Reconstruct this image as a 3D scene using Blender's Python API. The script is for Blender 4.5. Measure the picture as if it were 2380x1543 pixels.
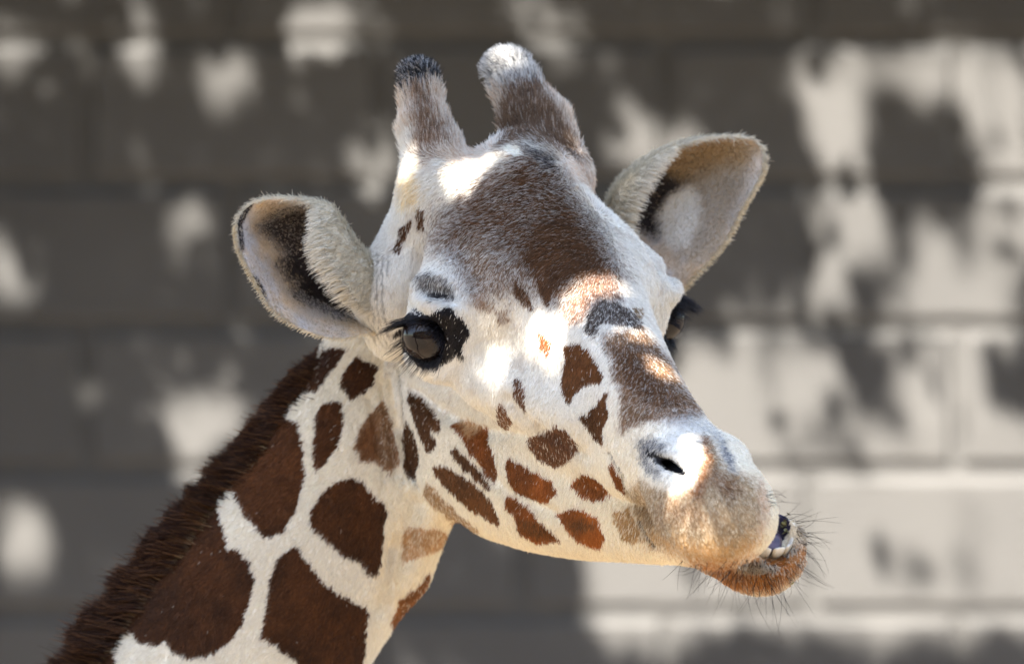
import bpy, math, os
import numpy as np
from mathutils import Vector, Matrix
from mathutils.bvhtree import BVHTree
from mathutils.kdtree import KDTree

rng = np.random.default_rng(7)
scene = bpy.context.scene
for o in list(bpy.data.objects):
    bpy.data.objects.remove(o)
QUICK = False

# ------------------------------------------------------------------ camera, world, sun, exposure
U = 0.0004            # model unit: 0.4 mm
DIST = 8.0            # camera to the giraffe's eyes
ZC = 3.6              # height of the head
WALL_Y = 3.94         # wall behind the giraffe
cam_data = bpy.data.cameras.new("camera")
cam = bpy.data.objects.new("camera", cam_data)
scene.collection.objects.link(cam)
cam.location = (0, -DIST, ZC)
cam.rotation_euler = (math.radians(90), 0, 0)
cam_data.sensor_width = 36.0
cam_data.lens = 36.0 * DIST / (2380 * U)
cam_data.clip_start = 0.5
cam_data.clip_end = 500
cam_data.dof.use_dof = True
cam_data.dof.focus_distance = DIST - 0.09
cam_data.dof.aperture_fstop = cam_data.lens * 0.001 / 0.065
scene.camera = cam

SUN_AZ, SUN_EL = math.radians(-25), math.radians(55)     # behind the camera, a little to its left
S_DIR = Vector((math.sin(SUN_AZ) * math.cos(SUN_EL), -math.cos(SUN_AZ) * math.cos(SUN_EL), math.sin(SUN_EL)))
world = bpy.data.worlds.new("World")
scene.world = world
world.use_nodes = True
wn = world.node_tree
sky = wn.nodes.new('ShaderNodeTexSky')
sky.sky_type = 'NISHITA'
sky.sun_disc = False
sky.sun_elevation = SUN_EL
sky.sun_rotation = math.atan2(S_DIR.x, S_DIR.y)
bg = wn.nodes['Background']
bg.inputs['Strength'].default_value = 0.06
wn.links.new(sky.outputs['Color'], bg.inputs['Color'])
sun_data = bpy.data.lights.new("sun", 'SUN')
sun_data.energy = 5.0
sun_data.angle = math.radians(0.53)
sun_data.color = (1.0, 0.94, 0.86)
sun = bpy.data.objects.new("sun", sun_data)
scene.collection.objects.link(sun)
sun.rotation_euler = (-S_DIR).to_track_quat('-Z', 'Y').to_euler()
scene.view_settings.view_transform = 'Standard'
scene.view_settings.look = 'None'
scene.view_settings.gamma = 1.0
scene.view_settings.use_curve_mapping = False
scene.view_settings.exposure = 3.35
scene.cycles.max_bounces = 6
scene.cycles.diffuse_bounces = 4
scene.cycles.glossy_bounces = 3
scene.cycles.transmission_bounces = 4
scene.cycles.transparent_max_bounces = 8
scene.render.hair_type = 'STRAND'
scene.cycles.use_adaptive_sampling = True

# ------------------------------------------------------------------ helpers
def Wd(p):
    """model units (right, down, away) -> world metres"""
    p = np.asarray(p, dtype=np.float64)
    out = np.empty(p.shape)
    out[..., 0] = (p[..., 0] - 1190) * U
    out[..., 1] = p[..., 2] * U
    out[..., 2] = ZC - (p[..., 1] - 771.5) * U
    return out

def Wv(x, y, dist_y):
    """point of a vertical plane at depth dist_y (metres) seen in the direction x, y"""
    k = (DIST + dist_y) / DIST
    return ((x - 1190) * U * k, dist_y, ZC - (y - 771.5) * U * k)

def chart(p):
    """model units -> chart coordinates of the coat markings (seen from the giraffe's front left quarter)"""
    k = DIST / (DIST + p[..., 2] * U)
    return np.stack([1190 + (p[..., 0] - 1190) * k, 771.5 + (p[..., 1] - 771.5) * k], -1)

def srgb(r, g, b):
    c = np.array([r, g, b], float) / 255
    return np.where(c < 0.04045, c / 12.92, ((c + 0.055) / 1.055) ** 2.4)

def hash3(ix, iy, iz, seed=0):
    h = (ix.astype(np.uint32) * np.uint32(374761393) + iy.astype(np.uint32) * np.uint32(668265263)
         + iz.astype(np.uint32) * np.uint32(2147483647) + np.uint32(seed * 974634777 & 0xffffffff))
    h = (h ^ (h >> np.uint32(13))) * np.uint32(1274126177)
    h = h ^ (h >> np.uint32(16))
    return (h & np.uint32(0xffffff)).astype(np.float32) / np.float32(0xffffff)

def noise(p, scale, seed=0):
    q = (np.asarray(p, dtype=np.float32) / scale) + 1000.0
    i = np.floor(q).astype(np.int64)
    f = q - i
    f = f * f * (3 - 2 * f)
    out = 0
    for dx in (0, 1):
        for dy in (0, 1):
            for dz in (0, 1):
                w = (f[:, 0] if dx else 1 - f[:, 0]) * (f[:, 1] if dy else 1 - f[:, 1]) * (f[:, 2] if dz else 1 - f[:, 2])
                out = out + w * hash3(i[:, 0] + dx, i[:, 1] + dy, i[:, 2] + dz, seed)
    return out

def fbm(p, scale, seed=0):
    return 0.57 * noise(p, scale, seed) + 0.28 * noise(p, scale / 2.1, seed + 1) + 0.15 * noise(p, scale / 4.3, seed + 2)

def smooth01(x):
    x = np.clip(x, 0, 1)
    return x * x * (3 - 2 * x)

def poly_sd(pts, poly):
    """signed distance (negative inside) of pts (N,2) to a closed polygon"""
    poly = np.asarray(poly, float)
    n = len(poly)
    d2 = np.full(len(pts), 1e18)
    inside = np.zeros(len(pts), bool)
    px, py = pts[:, 0], pts[:, 1]
    for i in range(n):
        ax, ay = poly[i]; bx, by = poly[(i + 1) % n]
        ex, ey = bx - ax, by - ay
        t = np.clip(((px - ax) * ex + (py - ay) * ey) / (ex * ex + ey * ey + 1e-9), 0, 1)
        d2 = np.minimum(d2, (px - ax - t * ex) ** 2 + (py - ay - t * ey) ** 2)
        c = (ay > py) != (by > py)
        xs = ax + (py - ay) / (by - ay if abs(by - ay) > 1e-9 else 1e-9) * ex
        inside ^= c & (px < xs)
    d = np.sqrt(d2)
    return np.where(inside, -d, d)

def link(o, parent=None):
    scene.collection.objects.link(o)
    if parent is not None:
        o.parent = parent
        o.matrix_parent_inverse = parent.matrix_world.inverted()
    return o

def mesh_obj(name, verts, faces, mat=None, parent=None, smooth=True):
    me = bpy.data.meshes.new(name)
    me.from_pydata([tuple(v) for v in verts], [], [tuple(f) for f in faces])
    me.update()
    if smooth:
        me.polygons.foreach_set('use_smooth', np.ones(len(me.polygons), bool))
    if mat is not None:
        me.materials.append(mat)
    return link(bpy.data.objects.new(name, me), parent)

def tag(o, label=None, cat=None, group=None, kind=None):
    for k, v in (('label', label), ('category', cat), ('group', group), ('kind', kind)):
        if v:
            o[k] = v
    return o

def new_mat(name):
    m = bpy.data.materials.new(name)
    m.use_nodes = True
    nt = m.node_tree
    return m, nt, nt.nodes['Principled BSDF']

def point_color(me, name, col):
    a = me.attributes.new(name, 'FLOAT_COLOR', 'POINT')
    c = np.ones((len(col), 4), np.float32)
    c[:, :3] = col
    a.data.foreach_set('color', c.ravel())
# ------------------------------------------------------------------ materials of the setting
def block_material():
    m, nt, b = new_mat("painted_concrete_block")
    N, L = nt.nodes, nt.links
    tc = N.new('ShaderNodeTexCoord')
    geo = N.new('ShaderNodeNewGeometry')
    n1 = N.new('ShaderNodeTexNoise'); n1.inputs['Scale'].default_value = 2.3; n1.inputs['Detail'].default_value = 6
    n2 = N.new('ShaderNodeTexNoise'); n2.inputs['Scale'].default_value = 160; n2.inputs['Detail'].default_value = 4
    L.new(geo.outputs['Position'], n1.inputs['Vector'])
    L.new(geo.outputs['Position'], n2.inputs['Vector'])
    info = N.new('ShaderNodeObjectInfo')
    r = N.new('ShaderNodeValToRGB')
    r.color_ramp.elements[0].position = 0.3; r.color_ramp.elements[0].color = (0.044, 0.0425, 0.0398, 1)
    r.color_ramp.elements[1].position = 0.75; r.color_ramp.elements[1].color = (0.058, 0.0555, 0.051, 1)
    L.new(n1.outputs['Fac'], r.inputs['Fac'])
    hsv = N.new('ShaderNodeHueSaturation')
    mr = N.new('ShaderNodeMapRange'); mr.inputs['To Min'].default_value = 0.9; mr.inputs['To Max'].default_value = 1.07
    L.new(info.outputs['Random'], mr.inputs['Value'])
    L.new(mr.outputs['Result'], hsv.inputs['Value'])
    L.new(r.outputs['Color'], hsv.inputs['Color'])
    L.new(hsv.outputs['Color'], b.inputs['Base Color'])
    b.inputs['Roughness'].default_value = 0.75
    bump = N.new('ShaderNodeBump'); bump.inputs['Strength'].default_value = 0.35; bump.inputs['Distance'].default_value = 0.004
    L.new(n2.outputs['Fac'], bump.inputs['Height']); L.new(bump.outputs['Normal'], b.inputs['Normal'])
    return m

def simple_noise_mat(name, c0, c1, scale, rough=0.9, bump=0.0):
    m, nt, b = new_mat(name)
    N, L = nt.nodes, nt.links
    geo = N.new('ShaderNodeNewGeometry')
    n1 = N.new('ShaderNodeTexNoise'); n1.inputs['Scale'].default_value = scale; n1.inputs['Detail'].default_value = 8
    L.new(geo.outputs['Position'], n1.inputs['Vector'])
    r = N.new('ShaderNodeValToRGB')
    r.color_ramp.elements[0].position = 0.3; r.color_ramp.elements[0].color = (*c0, 1)
    r.color_ramp.elements[1].position = 0.7; r.color_ramp.elements[1].color = (*c1, 1)
    L.new(n1.outputs['Fac'], r.inputs['Fac']); L.new(r.outputs['Color'], b.inputs['Base Color'])
    b.inputs['Roughness'].default_value = rough
    if bump:
        bn = N.new('ShaderNodeBump'); bn.inputs['Distance'].default_value = bump
        L.new(n1.outputs['Fac'], bn.inputs['Height']); L.new(bn.outputs['Normal'], b.inputs['Normal'])
    return m

# ------------------------------------------------------------------ ground
M_SAND = simple_noise_mat("dry_earth", (0.085, 0.065, 0.045), (0.115, 0.09, 0.063), 3.0, 0.95, 0.01)
g = mesh_obj("ground", [(-120, -120, 0), (120, -120, 0), (120, 120, 0), (-120, 120, 0)], [(0, 1, 2, 3)], M_SAND, smooth=False)
tag(g, "dry brown earth in front of the concrete block wall", "ground", kind="structure")

# ------------------------------------------------------------------ concrete block wall (running bond)
M_BLOCK = block_material()
M_MORTAR = simple_noise_mat("mortar", (0.047, 0.046, 0.043), (0.058, 0.056, 0.052), 30, 0.9)
k_w = (DIST + WALL_Y) / DIST
BL, BH, BD = 675 * U * k_w, 332.5 * U * k_w, 0.19
JOINT, CH = 0.010, 0.011

def block_mesh(length, seed):
    """one hollow-faced concrete block: worn chamfers round the face, slightly uneven edges"""
    r = np.random.default_rng(seed)
    hx, hz = (length - JOINT) / 2, (BH - JOINT) / 2
    j = lambda s=0.0012: r.normal(0, s)
    v, f = [], []
    ring = []
    nx, nz = 6, 3
    per = [(-hx + 2 * hx * i / nx, -hz) for i in range(nx)] + [(hx, -hz + 2 * hz * i / nz) for i in range(nz)] + \
          [(hx - 2 * hx * i / nx, hz) for i in range(nx)] + [(-hx, hz - 2 * hz * i / nz) for i in range(nz)]
    n = len(per)
    for lvl, (ins, y) in enumerate(((0, BD), (0, CH), (CH * 0.45, CH * 0.3), (CH, 0))):
        for (x, z) in per:
            sx = max(-hx + ins, min(hx - ins, x)); sz = max(-hz + ins, min(hz - ins, z))
            jj = j() if lvl in (2, 3) else 0
            v.append((sx + jj * 0.6, y + (j(0.0004) if lvl else 0), sz + jj))
    for lvl in range(3):
        for i in range(n):
            a, b_ = lvl * n + i, lvl * n + (i + 1) % n
            f.append((a, b_, b_ + n, a + n))
    f.append(tuple(3 * n + i for i in range(n)))
    f.append(tuple(n - 1 - i for i in range(n)))
    me = bpy.data.meshes.new("block")
    me.from_pydata(v, [], f); me.update()
    me.materials.append(M_BLOCK)
    return me

wall = bpy.data.objects.new("concrete_block_wall", None)
link(wall)
wall.location = (0, WALL_Y, 0)
tag(wall, "grey concrete block wall in dappled tree shade behind the giraffe", "wall")
bpy.context.view_layer.update()
variants = [block_mesh(BL, s) for s in range(8)]
z_joint = Wv(0, 95, WALL_Y)[2]                 # a bed joint
x_joint = Wv(200, 0, WALL_Y)[0]                # a head joint of the course below it
row0 = int(z_joint // BH)
z_base = z_joint - row0 * BH
N_ROWS = int((5.9 - z_base) // BH)
near, far_rows = [], []
for r_ in range(-1, N_ROWS):
    zc = z_base + (r_ + 0.5) * BH
    shift = 0 if (row0 - 1 - r_) % 2 == 0 else 0.5
    for c_ in range(-9, 10):
        xc = x_joint + (c_ + 0.5 + shift) * BL
        (near if abs(zc - ZC) < 1.25 and abs(xc) < 1.9 else far_rows).append((xc, zc))
for i, (xc, zc) in enumerate(near):
    o = bpy.data.objects.new("block", variants[int(rng.integers(8))])
    link(o, wall)
    o.matrix_parent_inverse = Matrix()
    o.location = (xc, float(rng.normal(0, 0.0007)), zc)
    o.rotation_euler = (float(rng.normal(0, 0.002)), 0 if rng.random() < 2 else math.pi, float(rng.normal(0, 0.0016)))
vs, fs = [], []
for (xc, zc) in far_rows:
    me = variants[int(rng.integers(8))]
    base = len(vs)
    vs += [(v.co.x + xc, v.co.y, v.co.z + zc) for v in me.vertices]
    fs += [tuple(base + i for i in p.vertices) for p in me.polygons]
o = mesh_obj("outer_blocks", vs, fs, M_BLOCK, None, smooth=False)
o.parent = wall; o["kind"] = "stuff"
# mortar bed, recessed behind the block faces
x0, x1 = x_joint - 9.3 * BL, x_joint + 10.3 * BL
z0, z1 = 0.0, z_base + N_ROWS * BH
yy0, yy1 = 0.0075, BD - 0.01
bv = [(x0, yy0, z0), (x1, yy0, z0), (x1, yy1, z0), (x0, yy1, z0), (x0, yy0, z1), (x1, yy0, z1), (x1, yy1, z1), (x0, yy1, z1)]
o = mesh_obj("mortar", bv, [(0, 1, 5, 4), (1, 2, 6, 5), (2, 3, 7, 6), (3, 0, 4, 7), (4, 5, 6, 7), (3, 2, 1, 0)], M_MORTAR, None, smooth=False)
o.parent = wall
# ------------------------------------------------------------------ the giraffe: body as one implicit surface
# head frame: f forward along the face, l across to the far eye, n up through the crown (right, down, away)
HO = np.array([1285.0, 750.0, 0.0])
HF = np.array([0.484, 0.408, -0.765]); HF /= np.linalg.norm(HF)
HL = np.array([0.860, -0.075, 0.505]); HL -= HF * HL.dot(HF); HL /= np.linalg.norm(HL)
HN = np.cross(HF, HL); HN = HN if HN[1] < 0 else -HN

def head_pt(a, b, c):
    return HO + a * HF + b * HL + c * HN

def to_head(P):
    q = P - HO
    return q @ HF, q @ HL, q @ HN

EAR_ROOT = [tuple(float(x[0]) for x in to_head(np.array([p_]))) for p_ in ((955.0, 690.0, 215.0), (882.0, 694.0, 158.0))]

def smin(a, b, k):
    h = np.clip(0.5 + 0.5 * (b - a) / k, 0, 1)
    return b * (1 - h) + a * h - k * h * (1 - h)

def smax(a, b, k):
    return -smin(-a, -b, k)

def round_cone(P, A, B, ra, rb):
    A, B = np.asarray(A, float), np.asarray(B, float)
    ba = B - A
    pa = P - A
    h = np.clip((pa @ ba) / ba.dot(ba), 0, 1)
    return np.linalg.norm(pa - h[:, None] * ba, axis=1) - (ra + (rb - ra) * h)

def ell(a, b, c, ca, cb, cc, ra, rb, rc):
    x, y, z = (a - ca) / ra, (b - cb) / rb, (c - cc) / rc
    k0 = np.sqrt(x * x + y * y + z * z)
    k1 = np.sqrt((x / ra) ** 2 + (y / rb) ** 2 + (z / rc) ** 2) + 1e-9
    return k0 * (k0 - 1) / k1

def smooth_table(rows, sigma=28):
    rows = np.array(rows, float)
    x = np.arange(rows[0, 0] - 100, rows[-1, 0] + 101, 5.0)
    cols = [np.interp(x, rows[:, 0], rows[:, i]) for i in range(1, rows.shape[1])]
    g_ = np.exp(-0.5 * (np.arange(-100, 101, 5) / sigma) ** 2); g_ /= g_.sum()
    cols = [np.convolve(np.pad(c, 20, mode='edge'), g_, mode='valid') for c in cols]
    return x, cols

def loft(a, b, c, table, n, ends):
    x, cols = table
    top, bot, w, sh = [np.interp(a, x, q) for q in cols]
    e = np.minimum((a - ends[0]) / ends[2], (ends[1] - a) / ends[3])      # rounded ends
    e = np.clip(e, 0.0, 1)
    cap = np.sqrt(np.clip(1 - (1 - e) ** 2, 1e-4, 1))
    c0, h = (top + bot) / 2, (top - bot) / 2 * cap
    w = w * cap
    rr = (np.abs((b - sh) / w) ** n + np.abs((c - c0) / h) ** n) ** (1 / n) + 1e-6
    rad = np.sqrt((b - sh) ** 2 + (c - c0) ** 2)
    sd = rad * (1 - 1 / rr)
    sd = np.where(rad < 1, -np.minimum(w, h), sd)
    out = np.maximum(ends[0] - a, a - ends[1])
    return np.where(out > 0, np.sqrt(np.maximum(sd, 0) ** 2 + out ** 2), np.maximum(sd, -60))

T_SKULL = smooth_table([
    # a, top, bottom, half width, shift
    (-430, 190, -180, 125, 0), (-330, 275, -240, 160, 0), (-221, 332, -280, 185, 0), (-100, 312, -310, 195, 0),
    (37, 262, -310, 190, 0), (150, 212, -300, 172, 0), (233, 170, -285, 152, 0), (370, 112, -250, 121, 0),
    (500, 66, -225, 101, 0), (600, 42, -190, 95, 0), (700, 20, -175, 100, 0), (780, 4, -175, 115, 0), (940, -40, -175, 110, 0)])
T_JAW = smooth_table([
    (-470, -130, -330, 135, 0), (-395, -100, -450, 178, 0), (-200, -100, -548, 176, 0), (-83, -120, -588, 166, 0),
    (100, -150, -540, 138, 4), (281, -180, -475, 110, 14), (450, -190, -402, 84, 38), (648, -200, -325, 72, 88),
    (760, -205, -305, 70, 118), (860, -215, -295, 62, 138)])
EYE_L = head_pt(-45, -310, -28)
EYE_R = head_pt(-34, 321, -30)
EYE_RAD = 58

NECK = [  # centre (right, down, away), radius in the plane of neck and crest
    (985, 700, 430, 160), (930, 860, 445, 190), (828, 1088, 455, 218), (700, 1314, 455, 252), (555, 1540, 455, 272),
    (380, 1840, 455, 310), (215, 2130, 455, 345), (60, 2400, 455, 380)]
NECK_FLAT = 0.64

LIDS = {}
for s_ in (-1, 1):
    e_ax = 0.45 * HF + s_ * 0.88 * HL + 0.05 * HN; e_ax /= np.linalg.norm(e_ax)
    e_up = HN - e_ax * HN.dot(e_ax); e_up /= np.linalg.norm(e_up)
    e_fw = np.cross(e_ax, e_up); e_fw = e_fw if e_fw.dot(HF) > 0 else -e_fw
    l1 = e_up * 0.88 - e_fw * 0.30 - e_ax * 0.25
    l2 = -e_up * 0.90 - e_fw * 0.10 - e_ax * 0.40
    LIDS[s_] = (l1 / np.linalg.norm(l1), l2 / np.linalg.norm(l2))

def sdf(P, part='all'):
    a, b, c = to_head(P)
    ab = np.abs(b)
    skull = loft(a, b, c, T_SKULL, 2.35, (-470, 945, 150, 120))
    # orbits: turret-like brows with the eye set in
    orb = ell(a, ab, c, -62, 235, -5, 122, 96, 128)
    brow = ell(a, ab, c, -42, 290, 66, 86, 52, 40)
    low = ell(a, ab, c, -62, 283, -105, 78, 42, 34)
    d = smin(skull, orb, 70)
    d = smin(d, ell(a, ab, c, -85, 165, 108, 170, 98, 95), 85)       # broad frontal bone
    d = smin(d, brow, 40)
    d = smin(d, low, 40)
    # cheek bone ridge running from the orbit towards the nose
    R = lambda A, B, ra, rb: np.minimum(round_cone(P, head_pt(*A), head_pt(*B), ra, rb),
                                        round_cone(P, head_pt(A[0], -A[1], A[2]), head_pt(B[0], -B[1], B[2]), ra, rb))
    d = smin(d, R((60, -190, -110), (330, -105, -80), 60, 40), 70)
    # muzzle and the upper lip pad
    muz = ell(a, b, c, 775, -24, -94, 168, 119, 116)
    pad = ell(a, b, c, 820, -28, -130, 125, 106, 92)
    d = smin(d, smin(muz, pad, 40), 45)
    d = smin(d, ell(a, ab, c, 700, 66, -18, 66, 40, 36), 34)          # nostril wings
    # horns, each standing on a broad base, the bump between them
    hb, hm, ht = head_pt(-345, -140, 215), head_pt(-455, -142, 304), head_pt(-541, -122, 380)
    HB, HM, HT = head_pt(-325, 132, 225), head_pt(-415, 138, 305), head_pt(-536, 124, 388)
    d = smin(d, round_cone(P, hb, hm, 92, 55), 85)
    d = smin(d, round_cone(P, hm, ht, 55, 33), 12)
    d = smin(d, round_cone(P, HB, HM, 104, 77), 70)
    d = smin(d, round_cone(P, HM, HT, 77, 43), 14)
    d = smin(d, ell(a, b, c, -235, 15, 285, 120, 90, 72), 60)
    # temple and back of the skull
    d = smin(d, R((-345, -150, 160), (-400, -175, -60), 88, 95), 60)
    # ear stumps
    d = smin(d, R((-360, -150, -20), (-335, -235, -22), 70, 58), 60)
    d = smin(d, ell(a, ab, c, -350, 212, -95, 88, 78, 135), 55)
    d = smin(d, R(EAR_ROOT[0], EAR_ROOT[1], 78, 60), 50)
    # neck
    neck = None
    Q = P.copy()
    Q[:, 2] = (Q[:, 2] - 450) / NECK_FLAT + 450
    for i in range(len(NECK) - 1):
        A, B = NECK[i], NECK[i + 1]
        A3 = (A[0], A[1], (A[2] - 450) / NECK_FLAT + 450); B3 = (B[0], B[1], (B[2] - 450) / NECK_FLAT + 450)
        s = round_cone(Q, A3, B3, A[3], B[3])
        neck = s if neck is None else smin(neck, s, 30)
    neck = neck * 0.8
    # lower jaw, swung to the far side
    jaw = loft(a, b, c, T_JAW, 2.3, (-490, 865, 110, 60))
    lip = ell(a, b, c, 785, 142, -222, 92, 102, 92)
    jaw = smin(jaw, lip, 40)
    cav = ell(a, b, c, 832, 148, -150, 102, 80, 80)
    jaw = smax(jaw, -cav, 8)
    d = smin(d, neck, 40)
    kj = np.interp(a, [-300, 100, 420, 560], [40, 50, 16, 5])
    d = smin(d, jaw, kj)
    d = smin(d, round_cone(P, (1010, 1150, 330), (930, 1330, 400), 60, 60), 90)   # throat
    # nostrils
    if NOSTRILS:
        for A, B, A2, B2 in NOSTRILS:
            d = smax(d, -np.minimum(np.minimum(round_cone(P, A, (A + B) / 2, 4, 15), round_cone(P, (A + B) / 2, B, 15, 7)), round_cone(P, A2, B2, 13, 15)), 14)
    for A, B in FOLDS:
        d = smax(d, -round_cone(P, A, B, 7, 7), 9)
    for A, B, r_, k_ in HOLLOWS:
        d = smax(d, -round_cone(P, A, B, r_, r_), k_)
    # eye sockets
    for E in (EYE_L, EYE_R):
        sgn = -1 if E is EYE_L else 1
        ax = 0.66 * HF + sgn * 0.74 * HL + 0.06 * HN
        d = smax(d, -(np.linalg.norm(P - E - ax * 76, axis=1) - 70), 20)     # the lids open forward and out
        re = np.linalg.norm(P - E, axis=1)
        d = smax(d, -(re - EYE_RAD - 1.5), 6)
        lu, ll = LIDS[sgn]
        q = P - E
        lid = np.maximum(np.maximum(re - EYE_RAD - 9, EYE_RAD - 6 - re), np.minimum(34 - q @ lu, 47 - q @ ll))
        d = smin(d, lid, 7)
    return d

NOSTRILS = []
FOLDS = []
HOLLOWS = []
def surf_pt(u_, v_, lo=-900, hi=900):
    dd = np.arange(lo, hi, 2.0)
    f = sdf(np.stack([np.full(len(dd), u_), np.full(len(dd), v_), dd], 1))
    i = np.argmax(f < 0)
    return np.array([u_, v_, dd[i]])

def mirror_pt(p):
    a, b, c = to_head(p[None])
    return head_pt(a[0], -b[0], c[0])
_A, _B = surf_pt(1512, 1050), surf_pt(1574, 1086)
_in = -HN * 0.55 + HL * 0.75 - HF * 0.2
NOSTRILS = [(_A + _in * 4, _B + _in * 4, _A + _in * 30, _B * 0.8 + _A * 0.2 + _in * 28)]
NOSTRILS.append(tuple(mirror_pt(q) for q in NOSTRILS[0]))
# skin folds: the edge of the upper lip over the jaw, the cheek against the neck
_f = []
for line, both in (([(1412, 1046), (1440, 1095), (1462, 1150), (1482, 1205), (1510, 1258)], True), ([(922, 858), (930, 930), (935, 1000), (944, 1075), (968, 1140)], False)):
    pp = [surf_pt(*q) for q in line]
    for A, B in zip(pp[:-1], pp[1:]):
        _f.append((A, B))
        if both:
            _f.append((mirror_pt(A), mirror_pt(B)))
# softer relief: hollow over the eye, cheek crest, temple, neck furrows and creases
_h = []
for line, r_, k_, both in (([(975, 668), (1045, 690)], 16, 30, True), ([(955, 905), (1035, 962), (1130, 1002), (1215, 1010)], 8, 26, True),
                           ([(1068, 560), (1100, 640)], 20, 50, True), ([(1180, 930), (1260, 1000), (1350, 1050)], 10, 34, True),
                           ([(880, 890), (900, 1000), (915, 1105)], 5, 12, False), ([(852, 925), (872, 1020), (888, 1115)], 5, 12, False),
                           ([(902, 880), (922, 1000), (934, 1120)], 5, 12, False), ([(958, 1180), (930, 1290), (890, 1420)], 14, 46, False),
                           ([(1120, 1090), (1190, 1150), (1290, 1190)], 8, 30, True)):
    pp = [surf_pt(*q) for q in line]
    for A, B in zip(pp[:-1], pp[1:]):
        _h.append((A, B, r_, k_))
        if both:
            _h.append((mirror_pt(A), mirror_pt(B), r_, k_))
FOLDS = _f
HOLLOWS = _h

def surface_nets(F, org, h):
    s = F < 0
    n = [x - 1 for x in F.shape]
    cnt = np.zeros(n, np.uint8)
    for i in (0, 1):
        for j in (0, 1):
            for k in (0, 1):
                cnt += s[i:i + n[0], j:j + n[1], k:k + n[2]]
    act = np.argwhere((cnt > 0) & (cnt < 8))
    idx = np.full(n, -1, np.int32)
    idx[act[:, 0], act[:, 1], act[:, 2]] = np.arange(len(act))
    acc = np.zeros((len(act), 3)); num = np.zeros(len(act))
    corners = [(i, j, k) for i in (0, 1) for j in (0, 1) for k in (0, 1)]
    for c1 in corners:
        for ax in range(3):
            if c1[ax] == 1:
                continue
            c2 = list(c1); c2[ax] = 1
            f1 = F[act[:, 0] + c1[0], act[:, 1] + c1[1], act[:, 2] + c1[2]]
            f2 = F[act[:, 0] + c2[0], act[:, 1] + c2[1], act[:, 2] + c2[2]]
            m = (f1 < 0) != (f2 < 0)
            t = np.where(m, f1 / np.where(f1 == f2, 1, f1 - f2), 0)
            p = np.tile(np.array(c1, float), (len(act), 1)); p[:, ax] += t
            acc[m] += p[m]; num += m
    V = (act + acc / num[:, None]) * h + org
    faces = []
    for ax in range(3):
        u_, v_ = (ax + 1) % 3, (ax + 2) % 3
        sl = [slice(1, -1)] * 3
        sl[ax] = slice(0, n[ax])
        a0 = [slice(None)] * 3; a1 = [slice(None)] * 3
        a0[ax] = slice(0, -1); a1[ax] = slice(1, None)
        d0, d1 = s[tuple(a0)], s[tuple(a1)]
        e = np.argwhere(d0 != d1)
        ok = (e[:, u_] > 0) & (e[:, v_] > 0) & (e[:, u_] < n[u_]) & (e[:, v_] < n[v_])
        e = e[ok]
        q = []
        for du, dv in ((-1, -1), (0, -1), (0, 0), (-1, 0)):
            w = e.copy(); w[:, u_] += du; w[:, v_] += dv
            q.append(idx[w[:, 0], w[:, 1], w[:, 2]])
        q = np.stack(q, 1)
        fl = d0[e[:, 0], e[:, 1], e[:, 2]]
        q[~fl] = q[~fl][:, ::-1]
        faces.append(q)
    return V, np.concatenate(faces)

STEP = 5.0 if not QUICK else 8.0
org = np.array([-60.0, 50.0, -800.0]); top_ = np.array([1960.0, 2060.0, 760.0])
CO = 4
nc = np.ceil((top_ - org) / (STEP * CO)).astype(int) + 1
gx = [org[i] + np.arange(nc[i]) * STEP * CO for i in range(3)]
G = np.stack(np.meshgrid(*gx, indexing='ij'), -1).reshape(-1, 3)
Fc = sdf(G).reshape(nc).astype(np.float32)
nf = (nc - 1) * CO + 1
F = np.repeat(np.repeat(np.repeat(Fc, CO, 0), CO, 1), CO, 2)[:nf[0], :nf[1], :nf[2]].copy()
lim = STEP * CO * 2.2
near_c = np.abs(Fc) < lim
nb = np.repeat(np.repeat(np.repeat(near_c, CO, 0), CO, 1), CO, 2)[:nf[0], :nf[1], :nf[2]]
ii = np.argwhere(nb)
for k0 in range(0, len(ii), 400000):
    q = ii[k0:k0 + 400000]
    F[q[:, 0], q[:, 1], q[:, 2]] = sdf(org + q * STEP)
BV, BF = surface_nets(F, org, STEP)
del F, nb, Fc, G
# ------------------------------------------------------------------ ears: cupped shells rooted in the skull
def catmull(P, n_out, axis):
    P = np.moveaxis(np.asarray(P, float), axis, 0)
    n = len(P)
    Q = np.concatenate([2 * P[:1] - P[1:2], P, 2 * P[-1:] - P[-2:-1]])
    t = np.linspace(0, n - 1 - 1e-6, n_out)
    i = t.astype(int); f = (t - i).reshape((-1,) + (1,) * (P.ndim - 1))
    p0, p1, p2, p3 = Q[i], Q[i + 1], Q[i + 2], Q[i + 3]
    out = 0.5 * (2 * p1 + (p2 - p0) * f + (2 * p0 - 5 * p1 + 4 * p2 - p3) * f ** 2 + (3 * p1 - p0 - 3 * p2 + p3) * f ** 3)
    return np.moveaxis(out, 0, axis)

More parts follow.
